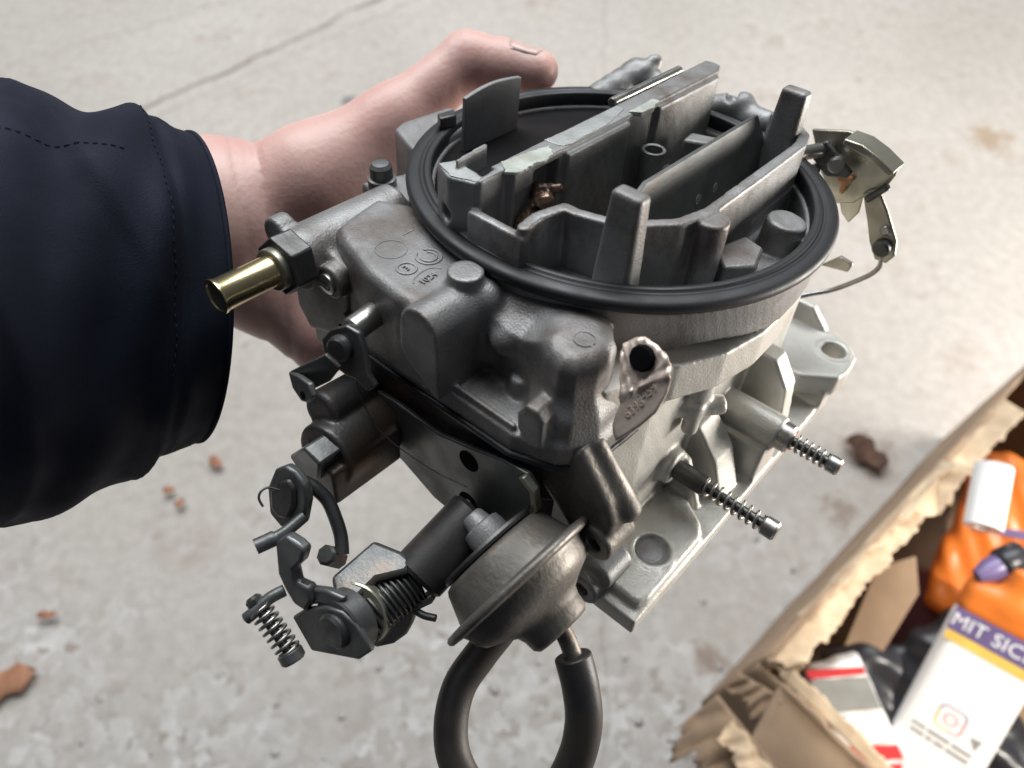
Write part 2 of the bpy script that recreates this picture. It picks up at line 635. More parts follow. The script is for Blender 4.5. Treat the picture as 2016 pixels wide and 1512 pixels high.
    wob = rng(noise(14, 3, 0.5), 0.3, 0.7, -0.006, 0.006)
    def line(p, q, w, strength, soft=0.6):
        nonlocal c
        dx, dy = q[0] - p[0], q[1] - p[1]
        l = math.hypot(dx, dy)
        nx, ny = -dy / l, dx / l
        k = nx * p[0] + ny * p[1]
        d = math2('ADD', math2('MULTIPLY', sep.outputs[0], nx), math2('MULTIPLY', sep.outputs[1], ny))
        d = math2('ABSOLUTE', math2('ADD', math2('SUBTRACT', d, k), wob), 0)
        patch = rng(noise(7, 4, 0.6), 0.35, 0.6, 0.35, 1.0)
        fac = math2('MULTIPLY', rng(d, w, w * 0.3, 0, strength), patch)
        c = mixc(fac, c, (0.17, 0.135, 0.11))
        return fac
    l1 = line((-0.5655, 0.9361), (-0.2454, 1.1958), 0.006, 0.85)
    l2 = line((-0.50, 0.95), (-0.18, 1.20), 0.003, 0.4)
    l3 = line((-0.80, 1.04), (-0.45, 1.22), 0.003, 0.35)
    l4 = line((0.1559, 1.2096), (0.148, 1.0777), 0.003, 0.35)
    L(c, b.inputs["Base Color"])
    # relief
    h = math2('ADD', math2('MULTIPLY', noise(60, 6, 0.6), 0.6), math2('MULTIPLY', noise(340, 3, 0.5), 0.2))
    h = math2('SUBTRACT', h, math2('MULTIPLY', math2('MULTIPLY', cd1, zone), 0.3))
    h = math2('SUBTRACT', h, math2('MULTIPLY', l1, 1.2))
    bp = nd(nt, "ShaderNodeBump")
    bp.inputs["Strength"].default_value = 0.32
    bp.inputs["Distance"].default_value = 0.004
    L(h, bp.inputs["Height"])
    L(bp.outputs["Normal"], b.inputs["Normal"])
    return m


bm = bmesh.new()
bmesh.ops.create_grid(bm, x_segments=8, y_segments=8, size=5.0)
gnd = obj('ground', bm_mesh(bm, 'ground', 1), ground_material(), smooth=False)
tag(gnd, 'pale worn concrete floor with stains and a joint line', None, kind='structure')

# ------------------------------------------------------------------ carburettor
carb = empty('carburetor')
carb.matrix_world = Matrix(((0.74858, 0.66038, 0.05937, 0.03373),
                            (-0.6473, 0.70848, 0.28117, 0.17531),
                            (0.14362, -0.24891, 0.95782, 0.6247),
                            (0, 0, 0, 1)))
tag(carb, 'used four barrel carburetor held up by one hand above the concrete', 'carburetor')


def P_(name, bm, mat, parent=carb, bevel=0.0, seg=2, label=None, angle=38, smooth=True):
    return obj(name, bm_mesh(bm, name), mat, parent, label, bevel, seg, smooth, angle)


def plate(name, pts, axis, lo, hi, mat, parent=carb, bevel=0.4, label=None):
    return P_(name, prism(bmesh.new(), pts, axis, lo, hi), mat, parent, bevel, label=label)


def rod(name, a, b, r, mat, parent=carb, r2=None, n=28, ch=0.3, label=None):
    return P_(name, cyl(bmesh.new(), a, b, r, r2, n, ch), mat, parent, label=label)


def bent(name, path, r, mat, parent=carb, n=12, sub=6, label=None):
    return P_(name, tube(bmesh.new(), catmull(path, sub), r, n), mat, parent, label=label, angle=60)


def spring(name, a, b, R, r, turns, mat, parent=carb):
    return P_(name, tube(bmesh.new(), helix(a, b, R, turns), r, 7), mat, parent, angle=None)


def cast(name, f, lo, hi, h, mat, parent=carb, label=None):
    o = obj(name, sdf_mesh(f, lo, hi, h, MM, name), mat, parent, label, angle=None)
    sm = o.modifiers.new('smooth', 'SMOOTH')
    sm.factor = 0.5
    sm.iterations = 3
    return o


# --- rubber air cleaner gasket: two ridges and a groove
prof = [(58.4, -2.4), (58.4, 1.5), (58.8, 2.0), (60.2, 2.2), (60.7, 1.9), (61.1, 1.35), (61.7, 1.3), (62.1, 1.65), (62.8, 1.75), (65.0, 1.45),
        (65.9, 0.9), (66.3, 0.1), (66.2, -1.2), (65.6, -2.0)]
P_('gasket_ring', lathe(bmesh.new(), prof, (0, 0, 0), (0, 0, 1), 128, True), 'rubber', label='black rubber sealing ring round the top', angle=70)

# --- air horn casting
WALL = [(9.5, -58.5), (8.5, -52), (10.6, -43), (14.5, -43), (22, -40.5), (30, -34.5), (36, -27), (38.4, -17), (38.2, 10), (37.6, 40), (35.5, 47),
        (30, 52), (22, 54)]


def wall_sdf(P, path, t, lo, hi):
    d = None
    for i in range(len(path) - 1):
        a, b = np.array(path[i]), np.array(path[i + 1])
        ab = b - a
        k = np.clip(((P[0] - a[0]) * ab[0] + (P[1] - a[1]) * ab[1]) / (ab @ ab), 0, 1)
        e = np.sqrt((P[0] - a[0] - k * ab[0]) ** 2 + (P[1] - a[1] - k * ab[1]) ** 2)
        d = e if d is None else np.minimum(d, e)
    q0 = d - t
    q1 = np.abs(P[2] - (lo + hi) / 2) - (hi - lo) / 2
    return np.maximum(q0, q1)


def air_horn(P):
    x, y, z = P
    r = np.sqrt(x * x + y * y)
    # skirt and floor
    d = np.maximum(r - 64.3 - 0.06 * (z + 3), np.abs(z + 10.0) - 7.4)
    d = np.maximum(d, -np.maximum(r - 57.4, -12.0 - z))
    # wavy lower edge
    ang = np.arctan2(y, x)
    d = np.maximum(d, (-15.6 + 1.3 * np.sin(ang * 9)) - z)
    # bores through the floor
    d = np.maximum(d, -np.maximum(s_prism(P, [(-3, -44), (8, -44), (30, -34), (37, -20), (36.5, 38), (29, 51), (-3, 55)], 'z', -40, 40), -1e9))
    # divider and left block
    dv = s_prism(P, [(-10, -50), (-3, -48), (-3, 57), (-5, 62), (-11, 62), (-10.4, 20)], 'z', -20, 18, 0.4)
    dv = np.minimum(dv, s_prism(P, [(-4, -27), (-1.4, -27), (-1.4, 3.5), (-4, 3.5)], 'z', -22, 16.6, 0.4))
    dv = np.minimum(dv, s_prism(P, [(-4, 19), (-1.4, 19), (-1.4, 56), (-4, 56)], 'z', -22, 16.6, 0.4))
    dv = smax(dv, -s_prism(P, [(-7.5, -40), (0, -40), (0, -29), (-7.5, -29)], 'z', -1, 15.5), 0.4)
    blk = s_prism(P, [(-22, -58), (-14.5, -61.3), (-7, -58.5), (-7, -54.5), (-13, -53.5), (-20, -53)], 'z', -18, 17, 0.3)
    blk = np.minimum(blk, s_prism(P, [(-7.5, -58), (-6, -58), (-6, -46), (-9, -46)], 'z', -18, 18, 0.3))
    blk = np.minimum(blk, s_prism(P, [(-16.5, -56.5), (-15.5, -57.5), (-16.5, -44), (-18, -44)], 'z', 12, 20, 0.3))
    d = smin(d, smin(dv, blk, 0.6), 0.8)
    # low wall of the pocket
    lw = s_prism(P, [(-8, -61), (11.5, -61), (11.5, -58), (-8, -58)], 'z', -18, 10, 0.3)
    d = smin(d, lw, 0.8)
    # tub wall
    tw = wall_sdf(P, WALL, 1.75, -20, 12.3)
    d = smin(d, tw, 0.8)
    # shallow floor of the front pocket
    d = smin(d, s_prism(P, [(-6, -59), (10, -59), (10, -45), (-4, -44)], 'z', -6, -2), 0.6)
    # bump on the outside of the wall
    d = smin(d, s_cyl(P, (41.2, -18.5, -18), (41.2, -18.5, 11.8), 4.6, 0.3), 0.8)
    # bolt hole in the left block
    d = smax(d, -s_cyl(P, (-17, -66, 6), (-15, -50, 4), 2.4), 0.2)
    # right hand shelf, boss and step
    d = smin(d, s_cyl(P, (48.0, 14, -18), (49.5, 15, 1.0), 6.0, 0.8), 1.0)
    d = smin(d, s_prism(P, [(43, -8), (50, -20), (58, -6), (56.5, 14), (52, 24), (44, 30), (38, 34), (38, 14)], 'z', -18, -8.5, 0.4), 0.8)
    d = smax(d, -s_cyl(P, (50.5, -4.5, -12), (50.5, -4.5, 5), 2.1), 0.2)
    # a little casting waviness
    return d + 0.05 * np.sin(x * 1.3 + 0.4 * y) * np.sin(y * 1.1 + z * 0.7)


cast('air_horn', air_horn, (-67, -67, -24), (67, 67, 20), 0.62, 'cast')

# air cleaner locating posts
def post(P, x0, x1, y0, y1, top):
    x, y, z = P
    g = 1.0 + 0.012 * (top - z)
    cx, cy = (x0 + x1) / 2, (y0 + y1) / 2
    Q = ((x - cx) / g + cx, (y - cy) / g + cy, z)
    return s_box(Q, (x0, x1), (y0, y1), (-18, top), 1.3)


cast('post', lambda P: post(P, 25.7, 34.6, -46.8, -41.6, 25), (20, -50, -20), (38, -38, 27), 0.45, 'cast')
cast('post', lambda P: post(P, 25.2, 33.6, 43.0, 48.2, 25), (20, 39, -20), (38, 52, 27), 0.45, 'cast')

# secondary air valve: black half disc behind the divider
pts = [(-10.5 - 0.2, -56.5)]
n = 40
a0, a1 = math.acos(-10.7 / 57.3), 2 * math.pi - math.acos(-10.7 / 57.3)
pts = [(57.2 * math.cos(a0 + (a1 - a0) * k / n), 57.2 * math.sin(a0 + (a1 - a0) * k / n)) for k in range(n + 1)]
plate('air_valve', pts, 'z', -6.0, -3.6, 'valve', bevel=0.3, label='dark secondary air valve plate')
rod('air_valve_shaft', (-12.4, 8, 17.4), (-12.4, 47, 17.4), 1.7, 'steel', ch=0.4)
# upright tab on the secondary side
n = 8
bm = bmesh.new()
tp = [(-19.0, -8)] + [(-19.0 + 26.5 * k / n, 14.4 + 1.3 * math.sin(math.pi * k / n)) for k in range(n + 1)] + [(7.5, -8)]
prism(bm, tp, 'x', -50.6, -49.0)
for v in bm.verts:
    v.co.x += 0.0028 * (v.co.y + 6) ** 2 - 0.4 + 0.02 * (v.co.z)
P_('air_cleaner_tab', bm, 'cast', bevel=0.3)
plate('clip', [(-60.5, -20), (-57, -22), (-55.5, -16), (-59.5, -13.5)], 'z', 2.0, 6.0, 'dark_steel', bevel=0.5)
# choke plate, tilted, with rounded corners
bm = bmesh.new()
u0 = [(-36, 0), (-29.5, -11), (-20, -16), (30, -16), (41, -12), (44, 0), (44, 5), (38, 14), (-24, 14), (-33, 10)]
prism(bm, u0, 'x', -0.7, 0.7)
M4 = Matrix.Translation((24.5, 0, 2.8)) @ Matrix.Rotation(math.radians(-11), 4, 'Y')
bm.transform(M4)
P_('choke_plate', bm, 'sheet', bevel=0.25, label='thin tilted choke plate')
for yy in (-4, 6):
    rod('choke_screw', (23.6, yy + 8, 1.6), (25.6, yy + 8, 1.9), 1.6, 'steel')
# booster clusters down in the primary bores
for yy in (-20, 30):
    bm = bmesh.new()
    lathe(bm, [(4.8, -6), (4.8, 6), (4.0, 6.6), (3.4, 6), (3.4, -6)], (8, yy, -13), (0, 0, 1), 28, True)
    P_('booster_venturi', bm, 'cast')
    plate('booster_arm', [(-4, yy - 2.2), (5, yy - 2.2), (5, yy + 2.2), (-4, yy + 2.2)], 'z', -14, -7, 'cast', bevel=0.6)
    bm = bmesh.new()
    lathe(bm, [(15.2, -8), (15.2, 0), (16.6, 0.4), (16.6, -8)], (14, yy, -24), (0, 0, 1), 40, True)
    P_('venturi_ring', bm, 'cast_dark')
bm = bmesh.new()
lathe(bm, [(2.9, -16), (2.9, 0), (3.5, 0.3), (3.9, 0), (3.9, -16)], (2.5, 13, 6.0), (0, 0, 1), 28, True)
P_('vent_tube', bm, 'cast')
plate('booster_bridge', [(4, 28), (16, 34), (15, 40), (3, 35)], 'z', -16, 5.0, 'cast', bevel=0.9)
# oily brown lever in the front pocket
def lump(P):
    P = (P[0] + 1.5, P[1] - 7.0, P[2] - 2.5)
    d = s_cap(P, (1, -52, 0), (4, -48, 7), 3.2, 2.4)
    d = smin(d, s_cap(P, (4, -50, 2), (-1, -46, 8), 2.2, 1.8), 1.2)
    d = smin(d, s_cap(P, (0, -46, 8), (5, -44, 9.5), 1.5, 1.4), 1.0)
    d = smax(d, -s_cyl(P, (3.5, -53, 4), (3.5, -49, 6), 1.2), 0.3)
    return d + 0.25 * np.sin(P[0] * 2.1) * np.sin(P[1] * 1.9) * np.sin(P[2] * 2.3)


cast('fuel_needle_lever', lump, (-7, -51, -6), (9, -33, 18), 0.4, 'copper_dirt')
# pale gasket residue along the divider
def ragged(pts, amp, step, seed):
    r = random.Random(seed)
    out = []
    for i in range(len(pts)):
        a, b = Vector((*pts[i], 0)), Vector((*pts[(i + 1) % len(pts)], 0))
        n_ = max(1, int((b - a).length / step))
        for k in range(n_):
            p = a.lerp(b, k / n_)
            out.append((p.x + r.uniform(-amp, amp), p.y + r.uniform(-amp, amp)))
    return out


plate('gasket_residue', ragged([(-9, -47), (-4.5, -50), (-1.8, -47), (-2.4, -41), (-1.2, -37), (-2.6, -33), (-6.5, -30), (-7.5, -36)], 0.35, 1.2, 1), 'z', 17.6, 18.5, 'residue', bevel=0.2)
plate('gasket_residue', ragged([(-4.4, 5), (-1.2, 8), (-0.8, 13), (-2.0, 19), (-4.6, 19)], 0.35, 1.2, 2), 'z', 16.8, 18.4, 'residue', bevel=0.2)
plate('gasket_residue', ragged([(-9.6, -28), (-3.6, -27), (-3.8, -6), (-6.4, 6), (-9.4, 6), (-9.2, -12)], 0.25, 1.6, 3), 'z', 17.8, 18.2, 'machined', bevel=0.1)
plate('gasket_residue', ragged([(-21, -58), (-14.5, -60.4), (-8, -58), (-8, -55.5), (-13, -54.5), (-19, -54)], 0.2, 1.6, 4), 'z', 16.8, 17.3, 'machined', bevel=0.1)
# inner step pieces on the right
plate('inner_lug', [(40, -9), (47, -16), (53, -9), (50, 1), (43, 3)], 'z', -10, -2.0, 'cast', bevel=0.8)

# casting lumps and screws beyond the ring at the back
def backs(P):
    d = s_cap(P, (-7, 67, 0), (4, 68, 5), 5.0, 4.4)
    d = smin(d, s_cap(P, (8, 67, 2), (15, 66, 3), 4.6, 4.0), 2)
    d = smin(d, s_cyl(P, (2, 64, -14), (2, 70, 6), 5.0, 1.0), 2)
    d = smin(d, s_box(P, (-10, 26), (56, 70), (-30, -3), 2.0), 2)
    d = smax(d, -s_cyl(P, (1, 60, 9), (-1, 72, 6), 2.2), 0.4)
    return d


cast('rear_boss', backs, (-16, 52, -34), (30, 76, 14), 0.7, 'cast')
def backs2(P):
    d = s_cap(P, (-44, 48, -2), (-40, 66, 2), 5.0, 6.2)
    d = smin(d, s_cap(P, (-40, 66, 2), (-30, 66, 2), 6.0, 4.0), 2)
    d = smin(d, s_cap(P, (-36, 66, 6), (-35, 69, 8), 3.0), 2)
    return d + 0.2 * np.sin(P[0]) * np.sin(P[1] * 1.2)


cast('rear_lug', backs2, (-52, 40, -10), (-22, 76, 14), 0.7, 'cast')

# left block with square corner beside the ring
def left_block(P):
    d = s_prism(P, [(-71, -29.5), (-73, -24), (-71, -4), (-58, -2), (-52, -36), (-60, -34)], 'z', -24, 0.2, 1.2)
    d = smin(d, s_prism(P, [(-66, -49), (-60, -32), (-48, -34), (-46, -52)], 'z', -26, -10, 1.5), 2.0)
    return d


cast('side_block', left_block, (-76, -56, -28), (-42, 2, 3), 0.6, 'cast')
lathe_s = bmesh.new()
lathe(lathe_s, [(0, 1.9), (2.6, 1.6), (3.6, 0.6), (3.7, -3.2), (4.6, -3.4), (4.6, -4.6), (4.6, -10), (0, -10)], (-60, -45.5, -4.0), (0.0, -0.05, 1), 28)
P_('cover_screw', lathe_s, 'sheet')

# --- bowl cover
def bowl_cover(P):
    x, y, z = P
    top = s_prism(P, [(-48, -58), (-45.5, -71), (-43.5, -77.5), (-38.5, -80), (-21, -85.5), (-8, -87), (1, -86), (3, -62), (9, -52), (-30, -48)], 'z', -33, -4.0, 3.2)
    fl = s_prism(P, [(-56, -58), (-54, -76), (-30, -85), (31, -84), (43, -79.5), (49, -70), (50.5, -45), (-56, -45)], 'z', -35.5, -29, 0.8)
    d = smin(top, fl, 2.0)
    back = s_prism(P, [(-10, -60), (6, -65), (22, -62.5), (33, -58), (37, -52), (37, -40), (-10, -44)], 'z', -33, -5.0, 3.0)
    d = smin(d, back, 2.5)
    arc = [(1.9 + 6.6 * math.cos(t * math.pi / 14), -9.2 + 6.4 * math.sin(t * math.pi / 14)) for t in range(14, -1, -1)]
    b1 = s_prism(P, arc + [(8.9, -13), (9.2, -29), (7.0, -28.5), (3.0, -26), (-2.5, -22.5), (-5.2, -18.5), (-5.2, -13)], 'y', -88.6, -64, 0.5)
    d = smin(d, b1, 0.7)
    d = smin(d, s_cyl(P, (1, -70.4, -25), (1, -70.4, 0.2), 4.9, 0.35), 0.9)
    d = smin(d, s_cap(P, (5.4, -67.6, -8), (5.6, -67.6, -24), 5.6, 6.2), 1.6)
    lobe = s_prism(P, [(24, -64), (28, -70.5), (32.5, -74.5), (37.5, -76), (41.5, -74), (44.4, -69), (44.6, -64), (42.5, -58.5), (37, -54), (24, -52)], 'z', -34, -4.4, 5.0)
    d = smin(d, lobe, 3.0)
    d = smin(d, s_prism(P, [(26, -70), (31, -77.5), (38, -79.5), (44, -77), (48, -70), (47.5, -60), (38, -52), (26, -54)], 'z', -36, -19, 5.0), 5.0)
    mid = s_prism(P, [(2, -66), (12, -69.5), (22, -71), (33, -73), (38, -56), (2, -52)], 'z', -33, -4.6, 4.0)
    d = smin(d, np.maximum(mid, 0.62 * (-y - 60.5) * np.clip((31 - x) / 10.0, 0.0, 1.0) + z + 4.6), 3.0)
    d = smin(d, s_cap(P, (15.5, -70, -15), (13, -63, -14), 4.0, 6.0), 3.5)
    d = smin(d, s_cyl(P, (22.5, -70, -34), (22.5, -70, -23), 3.6, 1.0), 1.5)
    sb = s_prism(P, [(31.0, -22), (33.5, -17.6), (37, -17.2), (39.4, -20), (39.8, -29.6), (36.5, -31.2), (31.6, -27.5)], 'y', -82.6, -70, 0.7)
    d = smin(d, sb, 0.8)
    # raised rib along the flange
    d = smin(d, s_box(P, (8, 31), (-83, -81.4), (-30.5, -27.0), 0.5), 0.6)
    return d + 0.0 * x


cast('bowl_cover', bowl_cover, (-58, -91, -37), (53, -42, 2), 0.55, 'cast_grimy_shaded')

# embossed marks on the cover
ZT = -4.0
def ring_mark(c, r, t, a0=0, a1=360):
    bm = bmesh.new()
    N = 40
    path = [(c[0] + r * math.cos(math.radians(a0 + (a1 - a0) * k / N)), c[1] + r * math.sin(math.radians(a0 + (a1 - a0) * k / N)), ZT + 0.03) for k in range(N + (0 if a1 - a0 >= 360 else 1))]
    tube(bm, path, t, 8, a1 - a0 >= 360)
    P_('embossed_ring', bm, 'cast', angle=None)
ring_mark((-23.9, -73.8), 4.4, 0.16)
ring_mark((-14.2, -68.9), 3.5, 0.36, -160, 160)
ring_mark((-14.2, -68.9), 2.2, 0.34, -115, 150)
ring_mark((-14.3, -76.9), 2.6, 0.36)
P_('embossed_line', tube(bmesh.new(), [(-26.7, -66.7, ZT), (-26.9, -64.8, ZT + 0.05), (-26.8, -62.7, ZT)], 0.22, 8), 'cast')
P_('embossed_line', tube(bmesh.new(), catmull([(-8.2, -80.2, ZT), (-9.7, -78.6, ZT), (-10.6, -74.4, ZT), (-9.8, -71.6, ZT), (-8.0, -70.2, ZT)], 5), 0.26, 8), 'cast')
obj('embossed_text', place_mesh(text_mesh('1024', 3.0 * MM, 0.6 * MM), (-7.1 * MM, -76.0 * MM, (ZT + 0.15) * MM), (-0.08, 1, 0), (-1, -0.08, 0)), 'cast', carb, smooth=False)
obj('embossed_text', place_mesh(text_mesh('3', 3.0 * MM, 0.6 * MM), (-14.3 * MM, -76.9 * MM, (ZT + 0.15) * MM), (0, 1, 0), (-1, 0, 0)), 'cast', carb, smooth=False)
P_('embossed_ring', tube(bmesh.new(), [(37.0 + 2.7 * math.cos(t * 0.2), -65.6 + 2.7 * math.sin(t * 0.2), -4.15) for t in range(31)], 0.14, 6), 'cast', angle=None)

# --- fuel inlet
def inlet(P):
    d = s_cyl(P, (-51, -87.5, -15), (-51, -48, -15), 9.4, 0.7)
    d = smin(d, s_cyl(P, (-58.5, -88, -9.5), (-58.5, -82, -9.5), 5.2, 0.8), 1.2)
    d = smin(d, s_prism(P, [(-62, -16), (-62, -40), (-57, -47), (-38, -40), (-33, -12), (-45, -10)], 'y', -82, -48, 1.5), 1.5)
    d = smin(d, s_cyl(P, (-38.2, -85.5, -17), (-38.2, -80, -17), 5.2, 0.6), 0.8)
    return d


cast('fuel_inlet_boss', inlet, (-68, -91, -50), (-28, -45, -2), 0.6, 'cast_grimy_shaded')
bm = bmesh.new()
hexnut(bm, (-48.8, -87, -12.8), (-48.4, -94.5, -12.4), 9.0)
P_('inlet_fitting', bm, 'dark_steel', bevel=0.6)
rod('inlet_collar', (-48.6, -94, -12.5), (-48.3, -97.0, -12.3), 6.2, 'zinc_yellow')
bm = bmesh.new()
lathe(bm, [(4.6, 0), (4.6, 17.4), (5.0, 18.2), (5.0, 18.9), (4.3, 19.0), (4.0, 18.6)], (-48.4, -95.5, -12.3), (0.012, -1, 0.01), 40)
P_('fuel_inlet_tube', bm, 'brass', label='shiny yellow plated fuel inlet tube', angle=50)
bm = bmesh.new()
lathe(bm, [(0, 0.9), (2.2, 0.7), (3.2, 0), (3.2, -2)], (-38.2, -86.4, -17), (0, -1, 0), 24)
P_('face_screw', bm, 'steel')
plate('screw_slot', [(-40.6, -17.4), (-35.8, -17.4), (-35.8, -16.6), (-40.6, -16.6)], 'y', -87.5, -86.9, 'dark_steel', bevel=0)

rod('inlet_tube_bore', (-48.2, -102, -12.2), (-48.19, -113.6, -12.1), 4.05, 'void', ch=0)
# --- main body and throttle base
def main_body(P):
    x, y, z = P
    d = s_prism(P, [(-66, -64), (-60, -78), (-28, -82), (34, -80), (47, -70), (47, 60), (30, 66), (-50, 66), (-62, 50)], 'z', -58, -36, 2.5)
    d = smin(d, s_prism(P, [(-52, -66), (30, -72), (46, -60), (46, 56), (-50, 58)], 'z', -90, -40, 3.0), 2.0)
    for yy in (-22, 28):
        d = smax(d, -s_cyl(P, (14, yy, -84), (14, yy, -20), 17.5), 0.8)
    return d


cast('float_bowl', main_body, (-70, -86, -93), (52, 70, -33), 1.0, 'cast_dark', label='dark lower body of the carburetor, shade put into its colour')
cast('bowl_gasket', lambda P: s_prism(P, [(-57, -58), (-55, -77), (-30, -86), (31.5, -85), (44, -80.2), (50, -70), (51.4, -45), (-57, -45)], 'z', -37.0, -35.0, 0.3), (-60, -89, -39), (54, -42, -33), 0.5, 'rubber')

def base(P):
    x, y, z = P
    d = s_prism(P, [(-56, -70), (58, -73.3), (74, -73.3), (74.2, -40), (73.6, 52), (-50, 66)], 'z', -92, -85.2, 0.7)
    pad = s_prism(P, [(54.5, -62), (60, -69.5), (71.5, -69.8), (73.2, -66), (72.9, -36), (70, -31.2), (55.5, -22), (52, -30)], 'z', -90, -81.4, 1.4)
    d = smin(d, pad, 1.2)
    # wall up to the bowl
    d = smin(d, s_prism(P, [(30, -68), (46, -66), (52, -50), (52.5, 50), (30, 58)], 'z', -90, -14, 2.0), 2.0)
    for yy in (-22, 28):
        d = smax(d, -s_cyl(P, (14, yy, -84), (14, yy, -10), 17.5), 0.8)
    d = smin(d, s_prism(P, [(40, -48), (53.5, -44), (60, -30), (63, -14), (62.5, 8), (56, 30), (40, 40)], 'z', -30, -14.5, 1.2), 2.0)
    # gussets
    d = smin(d, s_prism(P, [(46, -58.5), (54.5, -59.5), (63.8, -70), (70, -86), (46, -86)], 'y', -17.2, -5.0, 0.5), 0.7)
    d = smin(d, s_prism(P, [(48, -48), (60.5, -49), (67.5, -58.5), (72, -86), (48, -86)], 'y', 17.6, 25.5, 0.5), 0.7)
    # mixture screw bosses
    d = smin(d, s_cyl(P, (48, 6, -66), (74, 6, -66), 6.1, 0.8), 1.2)
    d = smin(d, s_prism(P, [(46, -70), (73, -70), (73, -88), (46, -88)], 'y', -1.5, 13.5, 1.0), 1.2)
    d = smin(d, s_cyl(P, (46, -29, -68.5), (56, -29, -68.5), 6.2, 0.8), 1.5)
    d = smin(d, s_prism(P, [(46, -64), (57.5, -67), (61, -74), (66, -86), (46, -86)], 'y', -25.5, -22.5, 0.5), 1.0)
    # vertical vacuum tube and cross bar
    d = smin(d, s_cyl(P, (53.5, -24.5, -45), (53.5, -24.5, -22), 4.4, 0.6), 1.0)
    d = smin(d, s_cyl(P, (48.5, -34, -43), (60.5, -19.5, -43), 3.2, 0.8), 1.0)
    d = smin(d, s_cyl(P, (55.5, -28, -52), (55.5, -28, -40), 2.6, 0.8), 1.0)
    # mounting ear
    ear = s_prism(P, [(43, 78), (49, 78), (64.5, 76.5), (70.5, 74.5), (75.5, 69), (76.5, 60), (75.5, 53), (64.5, 44), (48, 40), (38, 56)], 'z', -80, -70.5, 0.8)
    d = smin(d, ear, 0.8)
    d = smin(d, s_prism(P, [(40, 50), (74, 50), (73.6, 62), (44, 70)], 'z', -92, -78, 0.8), 1.0)
    d = smin(d, s_prism(P, [(44, -62), (52, -62), (60, -70), (60, -76), (44, -76)], 'y', 73.5, 77.5, 0.4), 0.5)
    d = smin(d, s_cyl(P, (67.2, 66, -80), (67.2, 66, -69.6), 6.6, 0.5), 0.5)
    d = smax(d, -s_cyl(P, (67.2, 66, -95), (67.2, 66, -60), 4.6), 0.6)
    # plug
    d = smin(d, s_cyl(P, (64.4, -51.2, -86), (64.4, -51.2, -80.7), 7.0, 0.5), 0.5)
    d = smax(d, -s_cyl(P, (64.4, -51.2, -83.0), (64.4, -51.2, -70), 5.5, 0.2), 0.5)
    return d + 0.04 * np.sin(x * 1.3) * np.sin(y * 1.1 + z * 0.6)


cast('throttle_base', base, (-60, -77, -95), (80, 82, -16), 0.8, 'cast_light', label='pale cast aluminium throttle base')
bm = bmesh.new()
lathe(bm, [(0, 0.9), (3.6, 0.7), (4.9, 0.0), (5.1, -1.2), (0, -1.2)], (64.4, -51.2, -82.4), (0, 0, 1), 36)
P_('core_plug', bm, 'cast')
# mixture screws
rod('mixture_screw', (55, -29, -68.5), (67, -29, -68.5), 3.3, 'dark_steel', ch=0.6)
spring('mixture_spring', (66.5, -29, -68.5), (86.5, -29, -68.5), 2.6, 0.55, 8, 'steel')
rod('mixture_screw_shank', (64, -29, -68.5), (87, -29, -68.5), 1.5, 'dark_steel')
rod('mixture_screw_head', (86.5, -29, -68.5), (91.5, -29, -68.5), 3.2, 'steel', ch=0.7)
rod('mixture_collar', (73, 6, -66), (78.0, 6, -66), 5.0, 'steel', ch=0.8)
spring('mixture_spring', (77.5, 6, -66), (90.5, 6, -66), 2.6, 0.55, 6, 'steel')
rod('mixture_screw_shank', (76, 6, -66), (92, 6, -66), 1.5, 'dark_steel')
rod('mixture_screw_head', (90.5, 6, -66), (95, 6, -66), 3.0, 'steel', ch=0.7)
# casting arm at the front corner
def arm(P):
    d = s_prism(P, [(28, -44), (42, -33), (47.5, -28), (58.5, -41), (61.5, -47), (60.7, -60), (57.5, -64.5), (52, -63), (42, -54)], 'y', -77, -68, 2.2)
    d = smin(d, s_cap(P, (48.5, -70, -30), (60.5, -69, -47), 2.4, 4.0), 1.6)
    d = smin(d, s_cyl(P, (57.8, -78.4, -57), (57.8, -66, -57), 5.6, 0.6), 1.0)
    d = smax(d, -s_cyl(P, (57.8, -82, -57), (57.8, -72, -57), 2.1), 0.3)
    return d


cast('corner_arm', arm, (25, -82, -70), (72, -54, -22), 0.6, 'pot')
def nip(P):
    d = s_cyl(P, (55.8, -75.5, -85), (55.8, -58, -85), 5.6, 0.6)
    d = smin(d, s_cyl(P, (58, -72, -80), (58, -60, -80), 4.8, 1.0), 1.5)
    return smax(d, -s_cyl(P, (55.8, -80, -85), (55.8, -70, -85), 2.2), 0.3)


cast('vacuum_port', nip, (48, -80, -93), (66, -54, -72), 0.5, 'cast')
# foil tag, bent round the lobe corner
TU = [(51.0, -67.1, -15.6), (47.9, -64.8, -10.6), (44.8, -62.4, -5.3), (44.7, -61.5, -3.4), (46.7, -60.1, -1.1), (48.9, -59.4, -0.1), (52.6, -59.3, -0.4), (56.1, -59.4, -1.4), (57.8, -60.0, -2.8)]
TL = [(57.8, -60.0, -2.8), (59.6, -61.4, -5.2), (60.3, -63.2, -8.4), (60.1, -65.9, -13.1), (58.1, -68.4, -17.5), (55.3, -70.8, -21.8), (54.2, -71.5, -23.3), (52.4, -70.7, -21.9), (51.5, -69.9, -20.5), (51.0, -68.5, -18.1)]
TN = Vector((0.03, -0.88, 0.47)).normalized()
bm = bmesh.new()
ring_ = [Vector(p) for p in TU + TL[1:]]
